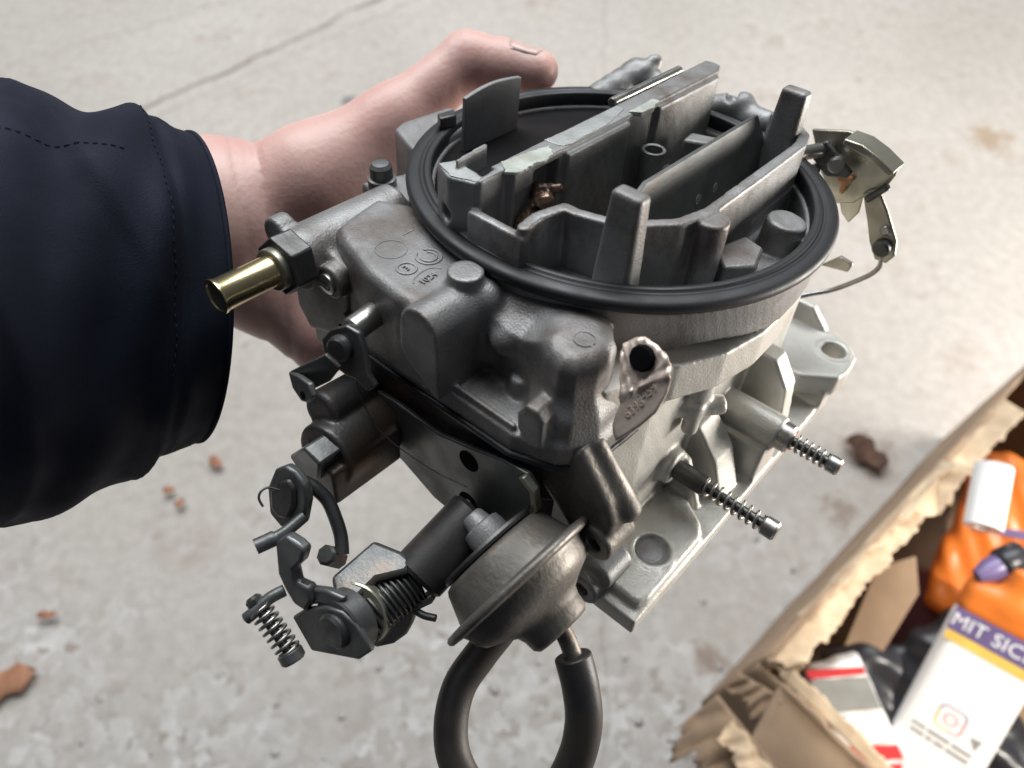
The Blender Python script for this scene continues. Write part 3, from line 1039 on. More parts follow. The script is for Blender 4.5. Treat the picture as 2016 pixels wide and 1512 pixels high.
# inner loop of rings towards the centre, so that the foil can crinkle
cen = sum(ring_, Vector()) / len(ring_)
dense = []
for i, p in enumerate(ring_):
    q_ = ring_[(i + 1) % len(ring_)]
    for k in range(4):
        dense.append(p.lerp(q_, k / 4))
loops = []
for j in range(9):
    f_ = 1 - j / 9
    row = []
    for p in dense:
        v = cen.lerp(p, f_)
        up_side = (v - (Vector(TU[0]) + Vector(TU[-1])) / 2).dot(Vector((-0.80, 0.36, 0.50)))
        amp = 0.55 if up_side > -1.0 else 0.08
        v = v + TN * (amp * (math.sin(v.x * 2.1 + v.z) * math.sin(v.z * 1.7 + 1) + 0.5 * math.sin(v.x * 4.3) * math.sin(v.z * 3.9)) + 0.9 * math.exp(-(up_side / 0.9) ** 2) - 0.05 * max(0.0, up_side) ** 1.5)
        row.append(bm.verts.new(v))
    loops.append(row)
n_ = len(dense)
for j in range(8):
    for i in range(n_):
        bm.faces.new((loops[j][i], loops[j][(i + 1) % n_], loops[j + 1][(i + 1) % n_], loops[j + 1][i]))
bm.faces.new(loops[-1])
tg = P_('tag', bm, 'tag', label='bent metal identification tag with stamped numbers', angle=60)
so = tg.modifiers.new('thick', 'SOLIDIFY')
so.thickness = 0.0005
bm = bmesh.new()
lathe(bm, [(0, 1.6), (2.9, 1.5), (3.3, 0.6), (3.5, 0)], (51.1, -61.3, -4.2), TN, 11)
P_('tag_hole', bm, 'void')
for body, o_ in (('9459', (56.0, -64.35, -10.5)), ('6398', (54.7, -66.7, -14.7))):
    o_ = Vector(o_) + TN * 0.25
    obj('tag_number', place_mesh(text_mesh(body, 3.1 * MM, 0.5 * MM), o_ * MM, (4.02, 4.56, 8.2), (-2.8, 0.87, 1.4)), 'tag', carb, smooth=False)

def disc(c, r, a0=0, a1=360, n=20):
    return [(c[0] + r * math.cos(math.radians(a0 + (a1 - a0) * k / n)), c[1] + r * math.sin(math.radians(a0 + (a1 - a0) * k / n))) for k in range(n + 1)]
bent('return_wire', [(-22, -90, -38), (-21, -92, -42), (-12, -93, -52), (4, -90, -58), (18, -86, -60)], 0.22, 'dark_steel', n=6)

# --- bracket plate on the front face
BR = [(-32.5, -51.5), (-14.7, -48.7), (4.8, -48.6), (17.9, -44.5), (29.9, -40.1), (37.8, -38.8), (41.1, -41.6), (42.5, -48.0), (38.7, -56.5), (29.2, -71.7),
      (20.0, -73.4), (12.5, -79.0), (9.2, -80.7), (2.4, -80.3), (-11.5, -74.3), (-13.9, -73.7), (-25.5, -66.8)]
plate('bracket_plate', BR, 'y', -84.4, -82.6, 'sheet', bevel=0.5, label='grey sheet metal bracket with two holes')
for c in ((17.0, -50.5), (17.2, -69)):
    rod('bracket_hole', (c[0], -84.55, c[1]), (c[0], -82.2, c[1]), 3.6, 'void', ch=0)
plate('bracket_edge', [(36.5, -39.6), (38.0, -38.2), (41.9, -41.0), (43.6, -48.0), (39.6, -57.0), (38.0, -56.4), (41.8, -48.0), (40.6, -42)], 'y', -86.6, -84.0, 'zinc_yellow', bevel=0.4)
# solenoid / dashpot body
def sol(P):
    d = s_cyl(P, (-22, -82, -62), (-19, -108, -58.5), 10.5, 1.2)
    d = smin(d, s_cyl(P, (-28, -84, -52), (-26, -103, -48.5), 6.5, 2.0), 1.2)
    d = smin(d, s_box(P, (-25, -10), (-112, -86), (-70, -56), 1.0), 1.0)
    return d


cast('solenoid_body', sol, (-40, -116, -78), (-4, -78, -38), 0.6, 'cast_dark')
plate('solenoid_block', [(-28.4, -60.6), (-19.5, -49.8), (-12.5, -51.5), (-14.5, -60), (-22, -67)], 'y', -114.0, -104.0, 'sheet', bevel=0.8)
# --- idle linkage at lower left
LK = {
    'lev1': [(-17.9, -124.7, -49.0), (-14.7, -123.2, -46.0), (-11.0, -122.7, -46.0), (-6.9, -122.9, -48.3), (-5.3, -124.1, -52.7), (-5.3, -126.4, -59.6), (-7.6, -128.2, -63.9), (-12.7, -129.5, -65.6), (-17.4, -129.5, -63.7), (-19.5, -127.2, -55.8)],
    'lev1face': [(-15.2, -126.2, -50.8), (-11.9, -124.8, -48.1), (-9.2, -125.0, -49.9), (-8.2, -126.7, -55.2), (-9.7, -128.6, -60.4), (-13.3, -129.6, -61.7), (-16.1, -129.4, -59.9), (-17.4, -127.8, -54.6)],
    'link1': [(-12.6, -119.7, -53.8), (-9.6, -118.1, -55.9), (-6.2, -117.2, -58.9), (-2.3, -118.1, -62.1), (1.5, -119.6, -65.8), (4.9, -122.2, -68.8)],
    'pin1': [(-6.0, -125.1, -58.2), (-6.5, -130.9, -59.8), (-7.5, -134.4, -60.6), (-9.0, -139.4, -60.9)],
    'nut1': [(2.9, -126.3, -66.5), (2.3, -121.8, -74.0)],
    'cotter': [(-12.8, -127.2, -51.1), (-14.8, -129.1, -50.0), (-15.1, -131.2, -50.1), (-14.6, -132.5, -51.5), (-12.7, -132.8, -53.0)],
    'lev2': [(-5.7, -135.5, -59.6), (-2.7, -133.8, -55.5), (1.4, -133.1, -55.5), (4.2, -133.0, -56.2), (3.9, -134.4, -60.4), (1.8, -136.0, -64.3), (3.5, -136.9, -67.7), (7.7, -136.0, -66.7), (9.5, -136.9, -70.3), (8.2, -138.6, -74.9), (4.0, -139.3, -75.1), (0.2, -138.9, -72.2), (-3.0, -138.2, -68.9), (-4.5, -136.7, -63.6)],
    'lev2b': [(3.8, -140.5, -80.6), (7.5, -138.1, -75.1), (13.7, -135.5, -69.9), (19.0, -134.1, -68.0), (24.0, -133.7, -69.0), (28.6, -134.1, -72.3), (30.3, -134.4, -73.9), (27.4, -136.6, -79.1), (12.2, -141.5, -87.4)],
    'arm2b': [(1.9, -136.1, -70.4), (5.8, -135.3, -69.5), (11.7, -133.4, -66.3), (17.8, -132.1, -65.2), (16.8, -133.7, -69.5), (11.4, -135.2, -71.6), (8.2, -136.5, -74.2), (4.2, -137.3, -74.7)],
    'discs': [(18.1, -134.3, -75.7), (17.8, -129.3, -77.2), (17.1, -126.7, -78.9), (17.6, -121.1, -80.4)],
    'ubr_top': [(6.6, -128.2, -71.2), (8.4, -113.8, -66.7), (17.6, -111.3, -65.7), (22.1, -111.6, -65.7), (22.8, -114.6, -66.6), (17.5, -121.0, -68.7), (17.2, -128.1, -70.9), (12.4, -131.6, -72.1)],
    'tors': [(19.3, -128.6, -79.0), (21.5, -110.9, -76.0)],
    'yel': [(22.8, -125.8, -89.6), (21.5, -127.9, -91.3), (22.9, -127.2, -91.6), (26.3, -123.8, -89.7), (28.1, -120.4, -86.7), (28.3, -118.0, -83.4), (27.6, -116.2, -80.2), (30.3, -112.5, -77.5), (30.5, -111.1, -75.8), (29.2, -111.3, -74.9), (26.0, -115.8, -78.4), (23.5, -121.9, -84.7)],
    'pin': [(27.0, -115.7, -80.6), (29.9, -115.1, -80.6), (33.1, -113.7, -80.0)],
    'sparm': [(2.5, -140.0, -68.8), (1.1, -143.9, -69.7), (0.4, -148.6, -71.7), (-0.3, -150.8, -73.0)],
    'spr': [(1.1, -147.1, -70.9), (12.9, -147.5, -78.9), (14.8, -147.9, -80.5), (-2.7, -146.9, -69.7), (-0.4, -146.9, -71.3), (12.1, -147.5, -78.4)],
    'bcyl': [(24.3, -87.9, -64.6), (22.7, -111.3, -74.2)],
    'stud': [(35.4, -89.3, -64.3), (28.2, -90.4, -63.4), (24.0, -90.9, -64.0)],
    'pin_small': [(20.8, -91.8, -64.1), (20.8, -87.5, -63.4)],
    'pmp': [(-23.2, -100.5, -19.9), (-20.8, -98.8, -15.9), (-16.2, -97.1, -12.8), (-11.9, -96.6, -13.1), (-9.1, -97.5, -17.0), (-6.8, -99.0, -22.5), (-3.4, -99.3, -25.0), (-5.6, -100.5, -27.5), (-9.8, -100.6, -25.9), (-13.2, -101.2, -26.3), (-17.9, -101.6, -25.4), (-21.8, -101.4, -23.3)],
    'pmpnut': [(-15.3, -101.6, -18.3), (-16.1, -98.6, -18.9)],
    'pmpsh': [(-18.9, -78.8, -17.3), (-17.5, -94.8, -17.0), (-18.5, -82.8, -16.6)],
    'pmparm': [(-23.6, -111.7, -25.1), (-14.5, -105.7, -16.6), (-10.4, -104.7, -19.4), (-12.6, -106.9, -24.2), (-19.7, -111.6, -30.8), (-20.9, -111.4, -28.3)],
    'pmptab': [(-23.9, -111.7, -24.9), (-18.8, -112.1, -22.7), (-13.2, -112.8, -21.2), (-10.6, -113.9, -23.5), (-12.7, -114.4, -26.9), (-15.8, -114.2, -28.5), (-20.8, -113.1, -28.0)],
    'pmphole': [(-14.9, -113.7, -25.9)],
}
NV = {'n1': (0.136, -0.94, 0.312), 'nu': (-0.023, -0.291, 0.956), 'ny': (0.46, -0.723, 0.516), 'na': (0.372, -0.898, 0.236), 'nt': (-0.181, -0.952, 0.245)}
def plate3(name, pts, nrm, th, mat, parent=carb, bevel=0.4, label=None):
    bm = bmesh.new()
    n = Vector(nrm)
    A = [bm.verts.new(Vector(p)) for p in pts]
    B = [bm.verts.new(Vector(p) - n * th) for p in pts]
    k = len(pts)
    bm.faces.new(A)
    bm.faces.new(B[::-1])
    for i in range(k):
        bm.faces.new((A[i], B[i], B[(i + 1) % k], A[(i + 1) % k]))
    return P_(name, bm, mat, parent, bevel, label=label)


# pump lever
rod('pump_shaft_sleeve', LK['pmpsh'][0], LK['pmpsh'][2], 4.4, 'cast', ch=0.9)
rod('pump_shaft', LK['pmpsh'][2], LK['pmpsh'][1], 3.6, 'steel', ch=0.5)
plate3('pump_lever', LK['pmp'], NV['n1'], 2.2, 'dark_steel', bevel=0.6)
rod('pump_lever_nut', LK['pmpnut'][0], LK['pmpnut'][1], 3.6, 'dark_steel', ch=0.7, n=20)
plate3('pump_lever_arm', LK['pmparm'], NV['na'], 1.6, 'dark_steel')
plate3('pump_lever_tab', LK['pmptab'], NV['nt'], 1.8, 'sheet', bevel=0.5)
h = Vector(LK['pmphole'][0])
rod('tab_hole', h + Vector(NV['nt']) * 0.3, h - Vector(NV['nt']) * 1.0, 1.1, 'void', ch=0)
# upper idle lever
plate3('idle_lever', LK['lev1'], NV['n1'], 3.0, 'sheet', bevel=0.8)
plate3('idle_lever_hub', LK['lev1face'], NV['n1'], 2.4, 'dark_steel', bevel=0.9)
bent('connecting_link', LK['link1'], 2.0, 'dark_steel')
bent('idle_screw', LK['pin1'], [1.7] * 12 + [2.2] * 7, 'sheet', sub=6)
rod('link_nut', LK['nut1'][0], LK['nut1'][1], 3.0, 'dark_steel', ch=0.8, n=8)
bent('cotter_pin', LK['cotter'], 0.35, 'dark_steel', n=8)
# throttle lever with its S shaped arm
plate3('throttle_lever_arm', LK['lev2'], NV['n1'], 3.6, 'sheet', bevel=0.9)
plate3('throttle_lever_bridge', LK['arm2b'], NV['n1'], 2.6, 'sheet', bevel=0.8)
plate3('throttle_lever', LK['lev2b'], NV['n1'], 2.2, 'sheet', bevel=0.6)
c0, c1, c2, c3 = [Vector(v) for v in LK['discs']]
rod('lever_washer', c0 + (c0 - c1) * 0.25, c1, 9.0, 'sheet', ch=0.6, n=36)
rod('lever_bolt_head', c0 + (c0 - c1) * 0.75, c0, 5.2, 'dark_steel', ch=0.8, n=24)
rod('lever_spacer', c1, c2, 9.4, 'zinc_yellow', ch=0.4, n=36)
rod('throttle_shaft', c2, (19, -70, -80), 4.6, 'dark_steel', ch=0.4)
plate3('throttle_bracket', LK['ubr_top'], NV['nu'], 3.4, 'sheet', bevel=1.2)
spring('return_spring', LK['tors'][0], LK['tors'][1], 6.4, 0.55, 12, 'dark_steel')
rod('spring_core', LK['tors'][0], LK['tors'][1], 5.4, 'dark_steel')
plate3('fast_idle_cam', LK['yel'], NV['ny'], 5.0, 'zinc_yellow', bevel=0.7)
bent('stop_pin', LK['pin'], 1.1, 'dark_steel')
# idle speed screw with spring
bent('spring_perch', LK['sparm'], 1.7, 'sheet')
rod('idle_speed_screw', LK['spr'][3], LK['spr'][2], 1.3, 'dark_steel')
rod('idle_screw_head', LK['spr'][3], LK['spr'][4], 2.3, 'dark_steel', ch=0.8, n=8)
spring('idle_spring', LK['spr'][0], LK['spr'][1], 3.0, 0.45, 7.5, 'steel')
rod('idle_screw_tip', LK['spr'][5], LK['spr'][2], 3.4, 'sheet', ch=0.6)
# black cylinder beside the pot
rod('dashpot_body', LK['bcyl'][0], LK['bcyl'][1], 8.4, 'phenolic', ch=1.2, n=40)
rod('dashpot_pin', LK['pin_small'][0], LK['pin_small'][1], 1.9, 'dark_steel')

# --- vacuum break pot and hose
PO = Vector((47.5, -96.2, -64.8))
PA = Vector((0.938, -0.023, -0.353)).normalized()
bm = bmesh.new()
lathe(bm, [(0, -10.8), (15.0, -10.8), (16.4, -10.3), (17.1, -9.2), (19.6, -1.6), (24.2, -1.2), (25.0, -0.5), (25.0, 0.5), (24.2, 1.2), (21.0, 1.5), (20.4, 2.6), (19.8, 5.0),
           (18.0, 7.4), (13.0, 9.6), (10.4, 11.2), (9.6, 13.2), (9.3, 16.2), (8.2, 17.4), (0, 17.6)], PO, PA, 56)
P_('vacuum_pot', bm, 'pot', label='round vacuum diaphragm pot with crimped rim', angle=50)
pot = carb.children[-1] if False else bpy.data.objects['vacuum_pot']
plate_c = PO - PA * 12.0
bm = bmesh.new()
lathe(bm, [(0, -0.8), (15.5, -0.8), (15.8, 0), (15.5, 0.8), (0, 0.8)], plate_c, PA, 40)
P_('pot_mounting_flange', bm, 'dark_steel')
bm = bmesh.new()
lathe(bm, [(0, 8.5), (2.6, 8.5), (3.2, 7.8), (3.8, 5.0), (5.6, 4.4), (6.0, 2.2), (6.0, 0), (0, 0)], PO - PA * 12.5 + Vector((-0.5, 1.5, 1)), -PA, 24)
P_('pot_stem', bm, 'cast')
noz = bent('nozzle', [(58.5, -95.5, -67.5), (61.7, -96.3, -69.7), (66.2, -97.0, -73.2), (71.0, -98.7, -77.8)], 2.5, 'pot', n=20)
HP = [(69.0, -98.0, -75.8), (74.5, -100.6, -81.6), (79.6, -104.2, -89.4), (82.5, -109.4, -98.4), (82.7, -116.6, -108.9), (77.2, -125.4, -118.4), (66.1, -129.0, -121.4),
      (54.5, -127.1, -118.1), (47.2, -121.7, -113.3), (42.7, -113.5, -107.9), (42.2, -104.3, -102.9), (42.4, -95.7, -98.8), (42.7, -85.0, -93.9), (43, -70, -88)]
bm = bmesh.new()
tube(bm, catmull(HP, 8), 5.1, 28)
P_('vacuum_hose', bm, 'hose', bevel=0.5, label='black rubber hose looping down below the pot', angle=50)

# --- choke linkage at the far right
BRK = [(30.0, 4.7), (41.8, 8.4), (49.0, 8.4), (54.8, 6.9), (60.9, 4.4), (61.3, -0.1), (59.9, -5.7), (55.2, -9.8), (52.2, -14.0), (46.8, -16.5), (38.1, -8.3)]
plate('choke_bracket', BRK, 'y', 69, 70.6, 'zinc_yellow')
plate('choke_bracket_lip', [(44, 9.4), (50, 9.4), (56, 7.6), (62.4, 4.6), (61.2, 3.0), (54, 6.0), (44, 7.6)], 'y', 60, 70, 'zinc_yellow')
plate('choke_lever', [(34.8, 2.8), (37.8, 5.2), (42, 2.5), (49.3, -1.8), (48.4, -4.4), (41.7, -6.2), (35.4, -2.4)], 'y', 63.5, 65.5, 'dark_steel', bevel=0.6)
rod('choke_shaft', (33, 52, 2.5), (38.2, 69, 1.0), 2.4, 'steel')
rod('choke_shaft_end', (42.5, 66, -1), (44.0, 62.5, -1), 2.8, 'steel', ch=0.5)
rod('shaft_clip', (36.2, 63, -5.6), (36.6, 66, -6.4), 2.2, 'zinc_yellow')
cast('sealant_blob', lambda P: smin(s_cap(P, (45.5, 67.8, -7), (48.5, 67.8, -6), 1.4, 1.2), s_cap(P, (47.5, 67.6, -7), (47.5, 67.6, -11), 1.2, 0.9), 0.8), (42, 65, -14), (52, 71, -3), 0.4, 'orange_rust')
plate('bracket_tongue', [(47.1, -15.2), (54.4, -10.1), (55.1, -16.7), (53.0, -21.8), (49.5, -19.2)], 'y', 69.5, 70.8, 'zinc_yellow')
plate('choke_link', [(54.2, -8.3), (58.6, -5.1), (63.9, -10.8), (70.7, -19.6), (72.3, -25.0), (70.6, -28.8), (66.6, -28.9), (62.6, -23.5), (59.2, -16.9)], 'y', 66.6, 68.2, 'zinc_yellow', bevel=0.5)
rod('link_pin', (56.5, 66, -9.6), (61.5, 64.5, -2.0), 1.2, 'dark_steel')
rod('link_pivot', (67.6, 63.6, -23.4), (67.4, 68.5, -22.8), 3.0, 'dark_steel', ch=0.7)
rod('pivot_rivet', (66.0, 65.6, -17.4), (66.0, 67.2, -17.4), 1.8, 'steel', ch=0.5)
bent('choke_rod', [(67.6, 66, -23.5), (68.5, 67, -27.3), (69.0, 68, -31.2), (67.4, 68.6, -35.7), (63.2, 68, -41.1), (57.8, 66, -46.5), (52.0, 62.0, -49.5), (46, 56, -52)], 0.9, 'steel')
plate('rear_tab', [(50.5, -39.3), (55.7, -33.1), (60.8, -33.9), (60.3, -37.4)], 'y', 66, 68, 'zinc_yellow')
# ------------------------------------------------------------------ person: hand and sleeve
person = empty('person', (-0.1074, 0.1546, 0.5948))
tag(person, 'person in a dark navy jacket sleeve holding the carburetor with one bare hand', 'person')
PORG = Vector((-0.1074, 0.1546, 0.5948))
bpy.context.view_layer.update()


def wl(p):
    return tuple((Vector(p) - PORG) / MM)


def cl(p):
    return tuple((carb.matrix_world @ (Vector(p) * MM) - PORG) / MM)


HW = dict(fore=(-0.142, 0.174, 0.586), wrist=(-0.1106, 0.1985, 0.5800), palm=(-0.0790, 0.2090, 0.5740), thenar=(-0.0738, 0.2108, 0.5892),
          mcp=(-0.0456, 0.2297, 0.5978), ip=(-0.0168, 0.2510, 0.6092), ip2=(-0.0044, 0.2486, 0.6090), tip=(0.0095, 0.2450, 0.6094),
          heel=(-0.0960, 0.1830, 0.5640), heel2=(-0.0740, 0.1700, 0.5490))
HW = {k: wl(v) for k, v in HW.items()}
MC = [cl(p) for p in ((-84, 2, -28), (-86, 0, -46), (-85, -6, -64), (-80, -14, -80))]
PIP = [cl(p) for p in ((-79, 42, -26), (-81, 46, -44), (-80, 40, -63), (-78, 28, -80))]
DIP = [cl(p) for p in ((-72, 66, -27), (-74, 72, -45), (-73, 66, -63), (-74, 50, -80))]
TIP = [cl(p) for p in ((-58, 80, -28), (-60, 88, -45), (-60, 82, -63), (-66, 66, -80))]


def hand_sdf(P):
    d = s_cap(P, HW['fore'], HW['wrist'], 29, 28.5)
    d = smin(d, s_cap(P, HW['wrist'], HW['palm'], 28.0, 22), 10)
    for k, m in enumerate(MC):
        a = tuple(0.45 * HW['wrist'][i] + 0.55 * HW['palm'][i] + (0, 0, -6 * k)[i] for i in range(3))
        d = smin(d, s_cap(P, a, m, 15, 10.5), 9)
    # thumb with its fleshy base
    d = smin(d, s_cap(P, HW['thenar'], HW['mcp'], 18.5, 13.2), 10)
    d = smin(d, s_cap(P, HW['palm'], HW['thenar'], 21, 17.5), 10)
    th = s_cap(P, HW['mcp'], HW['ip'], 12.2, 10.2)
    th = smin(th, s_cap(P, HW['ip'], HW['ip2'], 10.4, 9.2), 4)
    th = smin(th, s_cap(P, HW['ip2'], HW['tip'], 9.2, 7.8), 4)
    d = smin(d, th, 7)
    # heel of the hand
    d = smin(d, s_cap(P, HW['wrist'], HW['heel'], 22, 19), 10)
    d = smin(d, s_cap(P, HW['heel'], HW['heel2'], 19, 15.5), 10)
    d = smin(d, s_cap(P, HW['heel2'], MC[3], 15.5, 10), 8)
    f = None
    for k in range(4):
        r = (9.2, 9.6, 9.0, 7.8)[k]
        e = s_cap(P, MC[k], PIP[k], r + 0.8, r)
        e = smin(e, s_cap(P, PIP[k], DIP[k], r, r * 0.9), 3)
        e = smin(e, s_cap(P, DIP[k], TIP[k], r * 0.9, r * 0.74), 3)
        f = e if f is None else np.minimum(f, e)
    d = smin(d, f, 4)
    # wrist and thumb creases
    w, q = np.array(HW['wrist']), np.array(HW['palm'])
    ax = (q - w) / np.linalg.norm(q - w)
    t = sum((P[i] - w[i]) * ax[i] for i in range(3))
    d = d + 0.7 * np.exp(-((t - 17) / 1.1) ** 2) + 0.45 * np.exp(-((t - 9) / 0.9) ** 2)
    i1, i2 = np.array(HW['ip']), np.array(HW['ip2'])
    ax = (i2 - i1) / np.linalg.norm(i2 - i1)
    t = sum((P[i] - i1[i]) * ax[i] for i in range(3))
    near = np.exp(-(sum((P[i] - i1[i]) ** 2 for i in range(3))) / 16.0 ** 2)
    d = d + near * (0.45 * np.exp(-((t - 1) / 0.8) ** 2) + 0.4 * np.exp(-((t + 3) / 0.8) ** 2))
    return d


allp = np.array([list(v) for v in HW.values()] + MC + PIP + DIP + TIP)
lo = allp.min(0) - 32
hi = allp.max(0) + 32
hand = obj('hand', sdf_mesh(hand_sdf, lo, hi, 1.3, MM, 'hand'), 'skin', person, 'bare left hand gripping the far side', angle=None)
# thumb nail, laid on the surface of the thumb
i2, tp = Vector(HW['ip2']), Vector(HW['tip'])
ax = (tp - i2).normalized()
up_ = Vector((-0.1, 0.55, 0.80))
up_ = (up_ - ax * up_.dot(ax)).normalized()
sd = ax.cross(up_)
bm = bmesh.new()
G_ = []
for a in range(9):
    row = []
    for b in range(9):
        s, w = a / 8, (b / 8 - 0.5) * 2
        ang = w * 0.75
        ln = 13.0 * s + 3.0 - 1.8 * w * w * (1 if s > 0.5 else -0.8)
        o_, d_ = i2 + ax * ln, up_ * math.cos(ang) + sd * math.sin(ang)
        l_, h_ = 2.0, 16.0
        for _ in range(22):
            m_ = (l_ + h_) / 2
            q_ = o_ + d_ * m_
            if float(hand_sdf([np.array([q_.x]), np.array([q_.y]), np.array([q_.z])])[0]) < 0:
                l_ = m_
            else:
                h_ = m_
        edge = max(abs(w), abs(2 * s - 1)) ** 6
        row.append(bm.verts.new(o_ + d_ * (l_ + 0.28 - 0.3 * edge)))
    G_.append(row)
for a in range(8):
    for b in range(8):
        bm.faces.new((G_[a][b], G_[a + 1][b], G_[a + 1][b + 1], G_[a][b + 1]))
nail = obj('thumbnail', bm_mesh(bm, 'thumbnail'), 'nail', hand, angle=None)
so = nail.modifiers.new('thick', 'SOLIDIFY')
so.thickness = 0.0006

# sleeve
SA = Vector((-0.7955, -0.3413, 0.5006))
E1 = Vector((0.0361, -0.8514, -0.5232))
E2 = Vector((0.6048, -0.3982, 0.6897))


def srad(s):
    pts = [(-1, 49.5), (6, 51), (20, 56.0), (51, 62.5), (90, 68), (150, 72)]
    for (a, ra), (b, rb) in zip(pts, pts[1:]):
        if s <= b:
            k = (s - a) / (b - a)
            return ra + (rb - ra) * k
    return pts[-1][1]


def sleeve_point(s, th, off=0.0):
    r = srad(s) + off
    w = 1.0 * math.sin(3 * th + s * 0.045) + 1.3 * math.sin(s * 0.16 + 2.2 * math.sin(th * 2 + 0.6)) + 0.7 * math.sin(s * 0.31 + 5 * th)
    k = min(1.0, max(0.0, s / 18.0))
    # gathered folds just behind the cuff hem
    w += 1.6 * math.exp(-((s - 17) / 5.0) ** 2) * math.sin(7 * th + 1.0)
    w -= 1.5 * math.exp(-((s - 13.5) / 1.6) ** 2)
    r += w * (0.25 + 0.9 * k)
    w2 = abs(math.sin(s * 0.085 + 1.7 * math.sin(1.3 * th + 0.5) + 0.4))
    r += 2.0 * (1 - w2) ** 2.5 * k
    w3 = abs(math.sin(2.1 * th - s * 0.06 + 1.2 * math.sin(s * 0.05)))
    r -= 1.0 * (1 - w3) ** 3 * k
    # elbow fold
    r -= 5.0 * math.exp(-((s - 66) / 5.0) ** 2) * max(0.0, math.sin(th + 2.6)) ** 2
    return SA * s + E1 * (0.125 * s) + (E1 * math.cos(th) * 1.0 + E2 * math.sin(th) * 0.92) * r


bm = bmesh.new()
NS, NT = 120, 120
rows = []
for i in range(NS + 1):
    s = 150.0 * i / NS
    rows.append([bm.verts.new(sleeve_point(s, 2 * math.pi * k / NT)) for k in range(NT)])
for i in range(NS):
    for k in range(NT):
        bm.faces.new((rows[i][k], rows[i][(k + 1) % NT], rows[i + 1][(k + 1) % NT], rows[i + 1][k]))
sleeve = obj('jacket_sleeve', bm_mesh(bm, 'jacket_sleeve'), 'fabric', person, 'dark navy jacket sleeve', angle=None)
so = sleeve.modifiers.new('cloth_thickness', 'SOLIDIFY')
so.thickness = 0.0022
so.offset = -1
# seams and stitching on the sleeve
def seam(name, pts, r, mat='fabric'):
    bm = bmesh.new()
    tube(bm, [sleeve_point(s, th, 0.15) for s, th in pts], r, 8)
    obj(name, bm_mesh(bm, name), mat, sleeve, angle=None)


seam('cuff_hem', [(0.2, 2 * math.pi * k / 90) for k in range(91)], 0.8)
bm = bmesh.new()
for k in range(34):
    th = 1.0 + 1.75 * k / 34
    tube(bm, [sleeve_point(16.2 + 0.3 * math.sin(k), th + t * 0.03, 0.2) for t in (0, 0.5, 1)], 0.16, 5)
for k in range(40):
    s = 26 + k * 2.1
    tube(bm, [sleeve_point(s + t * 1.2, 2.20 + 0.003 * k, 0.2) for t in (0, 0.5, 1)], 0.16, 5)
tag(obj('stitching', bm_mesh(bm, 'stitching'), 'thread', sleeve, angle=None), None, None, kind='stuff')

# unseen kneeling body added behind the viewpoint to darken the metal's reflections
def unseen_jacket_sdf(P):
    d = s_cap(P, (-30, -640, -170), (-20, -560, 330), 190, 170)
    d = smin(d, s_cap(P, (-190, -520, 330), (130, -540, 330), 105, 95), 60)
    d = smin(d, s_cap(P, (-230, -500, 320), (-260, -230, 190), 90, 80), 50)
    d = smin(d, s_cap(P, (-260, -230, 190), (-150, -75, 60), 80, 66), 40)
    return d + 4.0 * np.sin(P[2] * 0.03 + P[0] * 0.015) * np.sin(P[1] * 0.02)


obj('jacket', sdf_mesh(unseen_jacket_sdf, (-420, -880, -380), (320, 20, 560), 9.0, MM, 'jacket'), 'fabric', person, angle=None)


def unseen_trouser_sdf(P):
    d = s_cap(P, (-130, -640, -220), (-210, -390, -470), 110, 85)
    d = smin(d, s_cap(P, (-210, -390, -470), (-190, -760, -510), 80, 70), 30)
    e = s_cap(P, (90, -640, -220), (190, -400, -470), 110, 85)
    e = smin(e, s_cap(P, (190, -400, -470), (180, -760, -510), 80, 70), 30)
    return smin(d, e, 50)


obj('unseen_trousers', sdf_mesh(unseen_trouser_sdf, (-340, -880, -592), (320, -260, -80), 10.0, MM, 'unseen_trousers'), 'fabric', person, angle=None)

# ------------------------------------------------------------------ cardboard box
box_e = empty('cardboard_box', (0.1864, 0.1085, 0.0))
box_e.rotation_euler = (0, 0, math.radians(42))
tag(box_e, 'open torn brown cardboard box full of packages at the lower right', 'cardboard box')
rnd = random.Random(3)


def jag(n, amp, sharp=0.5):
    v, out = 0.0, []
    for _ in range(n):
        v = v * 0.55 + rnd.uniform(-amp, amp)
        out.append(v)
    return out


def sheet(name, P00, U, V, nu, nv, mat, parent, thick=0.004, edge=0.0, crumple=0.0, curl=None, bevel=0.0, label=None, seed=1):
    """A cardboard sheet from corner P00 along U (length) and V (height); the V end edge is torn."""
    r = random.Random(seed)
    P00, U, V = Vector(P00), Vector(U), Vector(V)
    N = U.cross(V).normalized()
    tear = [0.0]
    for _ in range(nu):
        tear.append(tear[-1] * 0.82 + r.uniform(-edge, edge) * (0.45 if r.random() < 0.85 else 1.6))
    bm = bmesh.new()
    g = []
    for i in range(nu + 1):
        row = []
        for j in range(nv + 1):
            u, v = i / nu, j / nv
            p = P00 + U * u + V * v * (1 + tear[i] * (v ** 3))
            p += N * crumple * (math.sin(9 * u + 3 * v + seed) * 0.5 + math.sin(23 * u - 7 * v + seed * 2) * 0.3 + r.uniform(-0.3, 0.3) * v)
            if curl:
                p += N * curl * v * v
            row.append(bm.verts.new(p))
        g.append(row)
    for i in range(nu):
        for j in range(nv):
            bm.faces.new((g[i][j], g[i + 1][j], g[i + 1][j + 1], g[i][j + 1]))
    o = obj(name, bm_mesh(bm, name, 1), mat, parent, label, angle=50)
    so = o.modifiers.new('thick', 'SOLIDIFY')
    so.thickness = thick
    return o


